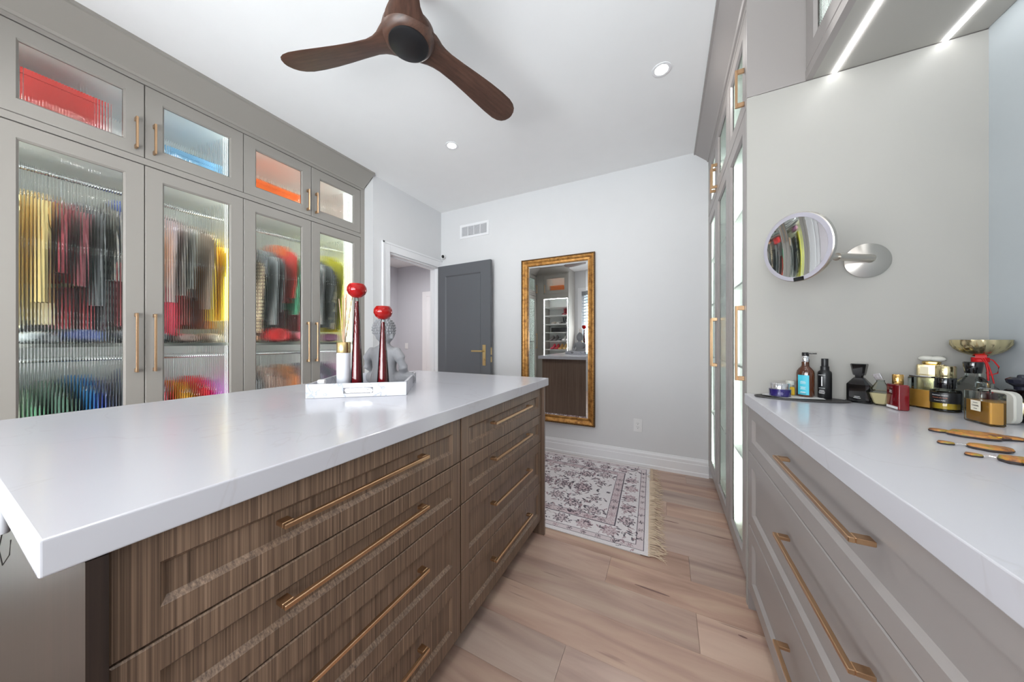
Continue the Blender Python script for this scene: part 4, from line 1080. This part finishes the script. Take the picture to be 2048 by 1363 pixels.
for z, w_ in ((.010, .014), (.014, .016), (.018, .012)): b.box(-w_ / 2 + .012, w_ / 2 + .012, -.0345, -.0325, z - .0006, z + .0006)
b.build('label', plain('pale_label', (150, 150, 190), .5), t)
t = thing('oil_vial', 'tiny amber oil vial with a clear cap between jar and pump bottle', 'bottle', (.442, 1.598, ZO))
MB().rbox(-.013, .013, -.010, .010, .001, .034, r=.004).build('vial', M['perfume_y'], t, smooth=40)
MB().lathe([(.008, .034), (.008, .042), (.013, .042), (.0135, .056), (.011, .058)], 24).build('cap', M['frost'], t, smooth=40)
t = thing('pump_bottle', 'brown pump bottle with a turquoise label, tallest on the oval tray', 'bottle', (.486, 1.590, ZO), R(-36))
MB().loft([[(rx * cos(2 * pi * k / 36) * 1.0, ry * sin(2 * pi * k / 36), z) for k in range(36)] for rx, ry, z in
   ((.022, .016, 0), (.0265, .019, .004), (.0270, .020, .09), (.0255, .019, .100), (.019, .015, .110), (.013, .013, .117), (.0115, .0115, .122), (.0115, .0115, .137))]).build('bottle', M['amber'], t, smooth=50)
MB().lathe([(.0125, .135), (.0128, .137), (.0128, .157), (.012, .158)], 28).build('collar', M['chrome'], t, smooth=40)
b = MB(); b.lathe([(.010, .158), (.0105, .160), (.0105, .170), (.009, .172)], 24); b.box(.0, .032, -.0045, .0045, .166, .170); b.build('pump_head', M['black'], t, smooth=40)
b = MB()
for k in range(10):
    a0, a1 = R(-128 + k * 7.6), R(-128 + (k + 1) * 7.6)
    rx, ry = .0273, .0203
    b.add([(rx * cos(a0), ry * sin(a0), .008), (rx * cos(a1), ry * sin(a1), .008), (rx * cos(a1), ry * sin(a1), .084), (rx * cos(a0), ry * sin(a0), .084)], [(0, 1, 2, 3)])
b.build('label', plain('turquoise_label', (70, 180, 200), .45), t)
b = MB(); bars(b, 0, -.0206, [.016, .019, .030, .034, .038, .052, .056, .060], [.018, .014, .016, .014, .016, .016, .017, .014]); b.build('fine_print', M['whiteink'], t)
text_mesh('SHAMPOO', .0042, M['blackink'], t, (0, -.0209, .0125), (pi / 2, 0, 0))
t = thing('spray_bottle', 'matte black cylindrical spray bottle beside the pump bottle', 'bottle', (.543, 1.592, ZO - .003), R(-42))
MB().lathe([(.018, 0), (.0198, .002), (.0198, .096), (.018, .103), (.013, .107), (.0125, .110)], 36).build('bottle', M['black'], t, smooth=50)
MB().lathe([(.0125, .108), (.0125, .122), (.0100, .124), (.0100, .150), (.0095, .152)], 28).build('cap', M['black'], t, smooth=40)
b = MB(); bars(b, 0, -.0200, [.020, .024, .028, .032, .040, .090], [.016, .018, .016, .014, .018, .020]); b.box(-.0015, .0015, -.0203, -.0198, .048, .084); b.build('fine_print', M['whiteink'], t)
t = thing('perfume_bottle', 'angular glossy black perfume bottle with a flared cap', 'perfume', (.632, 1.578, ZC + .0005), R(-38), 'perfume bottles on the counter')
oc = lambda s_, z, w=.030, d=.020: [(w * s_ * x, d * s_ * y, z) for x, y in ((-1, -.6), (-.7, -1), (.7, -1), (1, -.6), (1, .6), (.7, 1), (-.7, 1), (-1, .6))]
MB().loft([oc(1.1, 0), oc(1.1, .006), oc(1, .007), oc(1, .066), oc(.45, .090), oc(.34, .092), oc(.34, .100)]).build('bottle', M['blackgloss'], t)
MB().loft([oc(.50, .100, .028, .026), oc(.56, .108, .028, .026), oc(.72, .139, .028, .026), oc(.66, .142, .028, .026)]).build('cap', M['blackgloss'], t)
b = MB(); bars(b, 0, -.0202, [.018, .023], [.018, .014]); b.build('fine_print', M['whiteink'], t)
t = thing('perfume_bottle', 'faceted clear perfume bottle with a tilted silver tag, left of the dark red one', 'perfume', (.672, 1.545, ZC + .0005), R(-38), 'perfume bottles on the counter')
MB().loft([oc(.45, 0, .030, .022), oc(.62, .005, .030, .022), oc(1, .045, .030, .022), oc(.78, .052, .030, .022), oc(.3, .082, .030, .022), oc(.3, .088, .030, .022)]).build('bottle', M['clear'], t)
MB().loft([oc(.4, .004, .028, .020), oc(.55, .008, .028, .020), oc(.9, .042, .028, .020)]).build('perfume', M['perfume_lt'], t)
o = MB().box(-.009, .009, -.004, .004, -.011, .011).build('stopper', M['chrome'], t, bevel=.001); o.location = (-.006, 0, .099); o.rotation_euler = (0, R(-20), 0)
def flat_bottle(label, x, y, L_, W_, h, body, cap_fn, liquid=None, lh=0, rz=0):
    """axis-aligned flacon: long side along local x, front face towards -y"""
    t = thing('perfume_bottle', label, 'perfume', (x, y, ZC + .0005), rz, 'perfume bottles on the counter')
    MB().rbox(-L_ / 2, L_ / 2, -W_ / 2, W_ / 2, 0, h, r=min(.004, W_ / 3)).build('bottle', body, t, smooth=35)
    if liquid: MB().rbox(-L_ / 2 + .003, L_ / 2 - .003, -W_ / 2 + .003, W_ / 2 - .003, .005, lh, r=min(.003, W_ / 4), dz=.001).build('perfume', liquid, t, smooth=35)
    cap_fn(t, h); return t
def cap_red(t, h):
    b = MB(); b.lathe([(.012, h), (.0125, h + .002), (.0125, h + .030), (.011, h + .032)], 32); b.build('cap', plain('warm_gold', (222, 178, 110), .15, 1.0), t, smooth=40)
    text = text_mesh('Rose\nRouge', .0052, M['whiteink'], t, (-.006, -.0137, .058), (pi / 2, 0, 0))
    MB().box(-.014, .002, -.0135, -.0131, .047, .070).build('label', plain('maroon_label', (66, 10, 16), .4), t)
    MB().box(-.028, .028, -.0135, -.0131, .003, .011).build('band', M['plastic'], t)
flat_bottle('dark red rectangular perfume bottle with a round gold cap', .683, 1.479, .062, .026, .083, plain('oxblood', (104, 12, 20), .12, coat=.6), cap_red, rz=R(-90))
def cap_flat(t, h):
    MB().box(-.028, .028, -.013, .013, h + .0005, h + .005).build('cap', M['chrome'], t, bevel=.001)
flat_bottle('clear rectangular bottle of amber perfume behind the dark red one', .772, 1.545, .062, .028, .104, M['clear'], cap_flat, M['perfume'], .062, rz=R(-62))
def cap_ch(t, h):
    MB().lathe([(.010, h), (.010, h + .006)], 24).build('neck', M['clear'], t)
    MB().rbox(-.0135, .0135, -.010, .010, h + .006, h + .024, r=.003).build('cap', M['clear'], t, smooth=35)
    MB().box(-.015, .015, -.0152, -.0148, .034, .062).build('label', plain('white_label', (230, 224, 206), .5), t)
    text_mesh('CHANEL', .0058, M['blackink'], t, (0, -.0155, .048), (pi / 2, 0, 0))
    b = MB(); bars(b, 0, -.0154, [.056, .040], [.014, .010]); b.build('fine_print', M['blackink'], t)
flat_bottle('large rectangular clear flacon of amber perfume nearest the camera', .776, 1.330, .082, .029, .088, M['clear'], cap_ch, M['perfume'], .062, rz=R(-90))
t = thing('perfume_bottle', 'round-bodied glass perfume bottle with a black cap and black band label', 'perfume', (.800, 1.505, ZC + .0005), R(-50), 'perfume bottles on the counter')
MB().lathe([(.026, 0), (.030, .003), (.0305, .064), (.028, .069), (.012, .071), (.012, .076)], 48).build('bottle', M['clear'], t, smooth=40)
MB().lathe([(.026, .009), (.0275, .010), (.0275, .040)], 40).build('perfume', M['perfume_y'], t, smooth=40)
MB().lathe([(.0308, .028), (.0310, .029), (.0310, .060), (.0308, .061)], 48, cap=False).build('label', M['black'], t, smooth=40)
MB().lathe([(.0205, .074), (.0215, .076), (.0215, .106), (.0205, .108)], 40).build('cap', M['blackgloss'], t, smooth=40)
def ring_text(s, size, mat, r, z, t):
    o = text_mesh(s, size, mat, t, (0, 0, 0), (0, 0, 0))
    for v in o.data.vertices:
        x_, y_, e_ = v.co; a = x_ / r; v.co = ((r + e_) * sin(a), -(r + e_) * cos(a), z + y_)
ring_text('Dominique Ropion', .0044, M['whiteink'], .0313, .053, t); ring_text('Portrait of a Lady', .0044, M['orangeink'], .0313, .045, t); ring_text('Frederic Malle', .0040, M['whiteink'], .0313, .036, t)
t = thing('perfume_bottle', 'perfume bottle with a wide pale gold cap behind the black-capped one', 'perfume', (.836, 1.572, ZC + .0005), 0, 'perfume bottles on the counter')
MB().lathe([(.022, 0), (.024, .003), (.024, .088), (.012, .094)], 36).build('bottle', M['frost'], t, smooth=40)
MB().lathe([(.0205, .094), (.0215, .096), (.0215, .139), (.0205, .141)], 36).build('cap', M['palegold'], t, smooth=40)
t = thing('perfume_bottle', 'pale gold square bottle with a frosted oval stopper at the back', 'perfume', (.822, 1.606, ZC + .0005), R(-35), 'perfume bottles on the counter')
MB().rbox(-.030, .030, -.018, .018, 0, .144, r=.004).build('bottle', M['palegold'], t, smooth=35)
MB().rbox(-.020, .020, -.014, .014, .144, .155, r=.010).build('collar', plain('warm_gold2', (214, 186, 120), .2, 1.0), t, smooth=35)
MB().loft(ell(-.010, 0, .164, .019, .014, .010, 24, 12)).loft(ell(.012, 0, .163, .019, .014, .010, 24, 12)).build('stopper', M['frost'], t, smooth=60)
b = MB(); b.box(-.022, -.004, -.0186, -.0181, .110, .136); b.build('label', plain('cream_label', (220, 210, 180), .5), t)
t = thing('perfume_bottle', 'clear flared glass bottle with a black stopper in front of the gold bowl', 'perfume', (.862, 1.515, ZC + .0005), R(-57), 'perfume bottles on the counter')
MB().loft([oc(.75, 0, .045, .022), oc(.85, .006, .045, .022), oc(1.05, .064, .045, .022), oc(.98, .078, .045, .022), oc(.45, .108, .045, .024), oc(.30, .114, .045, .030), oc(.30, .124, .045, .030)]).build('bottle', M['crystal'], t)
MB().lathe([(.0150, .124), (.0160, .126), (.0195, .157), (.0185, .160)], 32).build('stopper', M['blackgloss'], t, smooth=40)
t = thing('perfume_bottle', 'rounded frosted bottle standing behind the large rectangular flacon', 'perfume', (.828, 1.372, ZC + .0005), R(-70), 'perfume bottles on the counter')
b = MB(); b.rbox(-.036, .036, -.044, .044, 0, .020, r=.018); b.v = [(p[0], p[2] - .010, p[1] + .044) for p in b.v]; b.build('bottle', M['frost'], t, smooth=40)
t = thing('perfume_bottle', 'black and gold perfume bottle with a dark sculpted cap, farthest right', 'perfume', (.882, 1.398, ZC + .0005), R(-75), 'perfume bottles on the counter')
b = MB(); b.rbox(-.030, .030, -.045, .045, 0, .028, r=.014); b.v = [(p[0], p[2] - .014, p[1] + .045) for p in b.v]; b.build('bottle', M['blackgloss'], t, smooth=40)
b = MB(); b.rbox(-.020, .020, -.030, .030, 0, .002, r=.018); b.v = [(p[0], p[2] - .017, p[1] + .040) for p in b.v]; b.build('gold_medallion', M['palegold'], t, smooth=40)
b = MB(); b.lathe([(.012, .088), (.013, .098), (.024, .108), (.026, .118), (.018, .124), (.008, .124), (.007, .130), (.003, .132)], 14); b.build('cap', plain('dark_blue_black', (30, 32, 44), .2), t, smooth=20)

# gold compote bowl with red ribbon
t = thing('pedestal_bowl', 'fluted pale gold pedestal bowl tied with a red ribbon in the counter corner', 'bowl', (.905, 1.565, ZC + .0005))
n_ = 64; prof_ = [(.012, .176), (.020, .180), (.034, .188), (.045, .200), (.0515, .214), (.0535, .229), (.0515, .229), (.049, .214), (.042, .202), (.030, .192), (.004, .186)]
rings = []
for i, (r_, z_) in enumerate(prof_):
    fa = .05 if .182 < z_ < .218 else .0
    r_ *= 1.08
    rings.append([(r_ * (1 + fa * cos(16 * 2 * pi * k / n_ + z_ * 90)) * cos(2 * pi * k / n_), r_ * (1 + fa * cos(16 * 2 * pi * k / n_ + z_ * 90)) * sin(2 * pi * k / n_), z_) for k in range(n_)])
MB().loft(rings).build('bowl', M['palegold'], t, smooth=60)
MB().lathe([(.036, 0), (.036, .004), (.020, .012), (.008, .022), (.006, .06), (.009, .075), (.006, .09), (.006, .14), (.009, .150), (.010, .176)], 32).build('pedestal', M['crystal'], t, smooth=50)
MB().lathe([(.0165, .158), (.0170, .159), (.0170, .171), (.0165, .172)], 32).build('ribbon_band', plain('ribbon_red', (196, 16, 22), .5), t, smooth=40)
rb = plain('ribbon_red2', (190, 14, 20), .55)
def rv_(pts, r=.0016): return MB().tube(pts, r, 6).build('ribbon_tail', rb, t, smooth=60)
def wd(u, v, z): return (u * .86 - v * .5, -u * .5 - v * .86, z)   # u right in view, v towards viewer
MB().loft([[wd(.0 + .010 * s_, .017, .184 + .004 * s_), wd(.0 + .010 * s_, .020, .184), wd(.010 * s_, .020, .170), wd(.010 * s_, .017, .166)] for s_ in (-.9, -.3, .3, 1.2)]).build('ribbon_knot', rb, t)
rv_([wd(.008, .019, .172), wd(.022, .02, .165), wd(.032, .02, .145), wd(.030, .02, .125), wd(.018, .02, .118), wd(.010, .02, .125)])
rv_([wd(.008, .019, .170), wd(.014, .02, .15), wd(.020, .02, .12), wd(.024, .02, .092)])
rv_([wd(.004, .019, .170), wd(.010, .02, .155), wd(.013, .02, .135), wd(.014, .02, .10)], .0025)

# carved painted wooden ornaments on the counter
M['carve'] = None
def carve_mat():
    m, N, L, b = newmat('carved_painted_wood')
    tc = N.new('ShaderNodeTexCoord'); n = N.new('ShaderNodeTexNoise'); n.inputs['Scale'].default_value = 55; n.inputs['Detail'].default_value = 3
    L.new(tc.outputs['Object'], n.inputs[0])
    r = ramp(N, [(0.25, (44, 34, 30)), (0.42, (110, 68, 40)), (0.55, (170, 112, 48)), (0.66, (132, 120, 46)), (.8, (58, 58, 48))])
    L.new(n.outputs[0], r.inputs[0]); L.new(r.outputs[0], b.inputs['Base Color']); b.inputs['Roughness'].default_value = .5
    bp = N.new('ShaderNodeBump'); bp.inputs['Strength'].default_value = .8; bp.inputs['Distance'].default_value = .003; L.new(n.outputs[0], bp.inputs['Height']); L.new(bp.outputs[0], b.inputs['Normal'])
    return m
M['carve'] = carve_mat(); M['carvedark'] = plain('dark_carved_side', (52, 44, 44), .6)
def blob(parent, name, c, L_, W_, h, ang, seed, pw=1.0, taper=0.0):
    rings = []; n = 24; rg = random.Random(seed)
    for i, (s_, z) in enumerate(((.92, 0), (1.0, h * .25), (.98, h * .6), (.86, h * 1.1), (.5, h * 1.25), (.05, h * 1.3))):
        ring = []
        for k in range(n):
            a = 2 * pi * k / n; u = L_ / 2 * cos(a) * s_; v = W_ * .85 * sin(a) * s_ * (1 + taper * cos(a)) * (1 + .10 * sin(7 * a + seed) + .06 * sin(3 * a))
            ring.append((c[0] + u * cos(ang) - v * sin(ang), c[1] + u * sin(ang) + v * cos(ang), z))
        rings.append(ring)
    b = MB(); b.mi = 1; b.loft(rings[:3], cap=False); b.mi = 0; b.loft(rings[2:], cap=False)
    b.add(rings[-1], [tuple(range(n))]); b.mi = 1; b.add(rings[0], [tuple(range(n))])
    return b.build(name, [M['carve'], M['carvedark']], parent, smooth=50)
def spiral(parent, c, r, ang, h):
    pts = []
    for k in range(40):
        a = k * .42; rr_ = r * (1 - k / 44); pts.append((c[0] + rr_ * cos(a) * 1.5 * cos(ang) - rr_ * sin(a) * sin(ang), c[1] + rr_ * cos(a) * 1.5 * sin(ang) + rr_ * sin(a) * cos(ang), h))
    MB().tube(pts, .0012, 5).build('carved_spiral', plain('carve_gold', (206, 156, 60), .4), parent, smooth=60)
D = Vector((.10, -.035)).normalized(); an0 = math.atan2(-.035, .10)
t = thing('carved_ornament', 'carved painted wooden lizard-like ornament, farthest of the three on the counter', 'ornament', (.600, 1.160, ZC + .0005), 0, 'carved wooden ornaments on the counter')
blob(t, 'head', (.006, -.001), .034, .014, .006, an0, 1); blob(t, 'body', (.058, -.018), .085, .026, .009, an0, 2); blob(t, 'wing', (.040, -.034), .075, .020, .008, an0 - .1, 3); blob(t, 'tail', (.104, -.020), .040, .018, .006, an0 + .4, 4)
b = MB()
for k in range(5): b.box(.022 + k * .011, .028 + k * .011, -.036 - k * .004, -.032 - k * .004, .008, .0098)
b.build('carved_notches', plain('carve_yellow', (212, 166, 50), .5), t)
t = thing('carved_ornament', 'carved wooden ornament with a spiral and drop, middle of the three on the counter', 'ornament', (.540, 1.032, ZC + .0005), 0, 'carved wooden ornaments on the counter')
blob(t, 'drop', (.008, -.002), .024, .010, .005, an0, 5, taper=-.3); blob(t, 'body', (.056, -.020), .054, .020, .008, an0 - .1, 6); blob(t, 'fin', (.078, -.012), .030, .020, .006, an0, 7)
spiral(t, (.058, -.020), .0065, an0, .0088); MB().tube([(.018, -.006, .003), (.026, -.009, .0045), (.032, -.012, .004)], .0008, 6).build('link', M['chrome'], t)
t = thing('carved_ornament', 'carved wooden ornament with an olive ribbed body, nearest of the three', 'ornament', (.535, .950, ZC + .0005), 0, 'carved wooden ornaments on the counter')
blob(t, 'drop', (.004, -.004), .022, .009, .005, an0 - .1, 8, taper=-.3); blob(t, 'ribbed_body', (.040, -.020), .030, .020, .009, an0 - .1, 9); blob(t, 'tail', (.062, -.034), .040, .026, .008, an0, 10); blob(t, 'wing', (.062, -.014), .036, .014, .008, an0, 11)
MB().tube([(.014, -.007, .003), (.020, -.009, .0045), (.026, -.012, .004)], .0008, 6).build('link', M['chrome'], t)
b = MB()
for k in range(5): b.box(.030 + k * .0045, .032 + k * .0045, -.028, -.012, .0088, .0098)
b.build('ribs', plain('olive_rib', (150, 146, 50), .5), t)

# ------------------------------------------------------------------ rear shoe cabinet (seen in the gold mirror)
SX1, SX0, SY = -1.88, -2.62, -.44
sh = thing('shoe_cabinet', 'grey open shoe cabinet in the rear corner, seen in the gold mirror', 'cabinet', (SX1, SY, 0), pi)
SW = SX1 - SX0
MB().box(0, .02, 0, .50, 0, 2.7).build('side_panel', M['cab'], sh); MB().box(SW - .17, SW, 0, .50, 0, 2.7).build('side_panel', M['cab'], sh)
MB().box(.02, SW - .17, .40, .42, .08, 2.62).build('back_panel', M['inside'], sh)
for z in (.08, .40, .58, .76, .94, 1.13, 1.32, 1.50, 1.69, 1.88, 2.10):
    MB().box(.02, SW - .17, .012, .40, z - .018, z).build('shelf', M['inside'], sh)
MB().box(.02, SW - .17, 0, .02, 2.06, 2.162).build('face_rail', M['cab'], sh)
MB().box(.02, SW - .17, 0, .02, 2.58, 2.64).build('face_rail', M['cab'], sh)
glazed_door(sh, .02, SW - .17, 2.164, 2.578, SW - .17 - .034, 2.28, .17)
led(sh, SW - .182, SW - .175, .016, .024, .12, 2.05); led(sh, .021, .028, .014, .024, .12, 2.05); led(sh, .03, SW - .20, .022, .028, 2.050, 2.055); led(sh, .03, SW - .20, .03, .042, 2.60, 2.61)  # second strip is unseen at the right side, added to brighten the shelves
struct(MB().extr([(SY - p0, p1) for p0, p1 in ((0, 2.60), (-.008, 2.60), (-.016, 2.612), (-.15, 2.70), (-.16, 2.702), (-.16, 2.7195), (0, 2.7195))], -2.62, SX1 + .02, 'x').build('trim_10', M['cab']))
storage_box((240, 120, 44), 'orange_card2', 'orange box in the rear upper cabinet, seen in the gold mirror', -2.34, -2.02, -.80, -.56, 2.12, 2.36)
def shoe(col, label, x, z, kind='flat', sole=(230, 228, 224)):
    t = thing('shoe', label, 'shoe', (x, SY - .16, z), 0, 'shoes on the rear shelves, seen in the mirror')
    hl = .06 if kind == 'heel' else .0
    prof_ = [(-.12, .030, .045 + hl * 1.0), (-.10, .034, .055 + hl), (-.06, .032, .05 + hl * .8), (-.01, .030, .042 + hl * .3), (.04, .036, .036), (.09, .040, .030), (.125, .028, .020), (.135, .008, .012)]
    rings = []
    for yy, w_, h_ in prof_:
        base = hl * max(0, (-yy) / .12) + .008 if yy < 0 else .008
        rings.append([(w_ * cos(a), yy, base + max(.004, (h_ - base + .012)) * max(0, sin(a))) for a in [2 * pi * k / 16 for k in range(16)]])
    MB().loft(rings).build('upper', cloth(col), t, smooth=50)
    b = MB(); b.loft([[(-w_ * .95, yy, (hl * max(0, -yy / .12)) if yy < 0 else 0), (w_ * .95, yy, (hl * max(0, -yy / .12)) if yy < 0 else 0), (w_ * .95, yy, (hl * max(0, -yy / .12) if yy < 0 else 0) + .009), (-w_ * .95, yy, (hl * max(0, -yy / .12) if yy < 0 else 0) + .009)] for yy, w_, h_ in prof_]); b.build('sole', cloth(sole), t)
    if kind == 'heel': MB().lathe([(.006, 0), (.014, hl)], 10, (0, -.105, 0)).build('heel', cloth(sole), t)
    if kind == 'boot': MB().loft([[(w_ * cos(2 * pi * k / 16), -.075 + w_ * 1.1 * sin(2 * pi * k / 16), zz) for k in range(16)] for w_, zz in ((.030, .03), (.034, .07), (.038, .12), (.040, .155))]).build('shaft', cloth(col), t, smooth=50)
    t.rotation_euler = (0, 0, 0)
rows = [(1.69, [(-1.93, (110, 20, 30), 'boot', 'right dark red ankle boot on the top shelf'), (-2.02, (110, 24, 34), 'boot', 'left dark red ankle boot on the top shelf'), ]),
        (1.50, [(-1.95, (24, 24, 26), 'boot', 'black ankle boot on the second shelf, right'), (-2.04, (24, 24, 26), 'boot', 'black ankle boot on the second shelf, left'), (-2.15, (226, 222, 214), 'flat', 'white trainer on the second shelf, right'), (-2.26, (206, 196, 184), 'flat', 'beige and white trainer on the second shelf, left')]),
        (1.13, [(-1.93, (236, 234, 232), 'heel', 'white heeled shoe on the fourth shelf, right end'), (-2.02, (232, 230, 228), 'heel', 'white heeled shoe on the fourth shelf, second from right'), (-2.12, (40, 38, 40), 'flat', 'black flat shoe on the fourth shelf'), (-2.22, (90, 84, 84), 'heel', 'grey and black heel on the fourth shelf'), (-2.31, (110, 100, 100), 'heel', 'grey heel at the left of the fourth shelf')]),
        (.94, [(-1.93, (200, 190, 170), 'heel', 'cream heel on the fifth shelf, right end'), (-2.01, (206, 172, 110), 'heel', 'tan heel on the fifth shelf beside the cream one'), (-2.10, (204, 164, 96), 'heel', 'tan heel on the fifth shelf, middle'), (-2.19, (170, 24, 44), 'heel', 'crimson heel on the fifth shelf, right'), (-2.28, (176, 28, 60), 'heel', 'crimson heel on the fifth shelf, left')])]
rows.append((.76, [(-1.96, (230, 224, 220), 'flat', 'white trainer on the lowest visible shelf, right'), (-2.07, (60, 50, 48), 'flat', 'dark trainer on the lowest visible shelf'), (-2.18, (222, 214, 208), 'flat', 'white trainer on the lowest visible shelf, middle'), (-2.29, (90, 70, 64), 'flat', 'brown trainer on the lowest visible shelf, left')]))
for z, l_ in rows:
    for x, c_, kd, lb in l_: shoe(c_, lb + ' of the rear shoe cabinet', x, z + .0005, kd, (40, 30, 30) if kd == 'heel' else (230, 228, 224))
o = MB().box(-2.30, -1.96, SY - .30, SY - .08, 1.3205, 1.42).build('shoe_box', M['black'], bevel=.002); tag(o, 'black shoe box on the third shelf of the rear shoe cabinet', 'box')
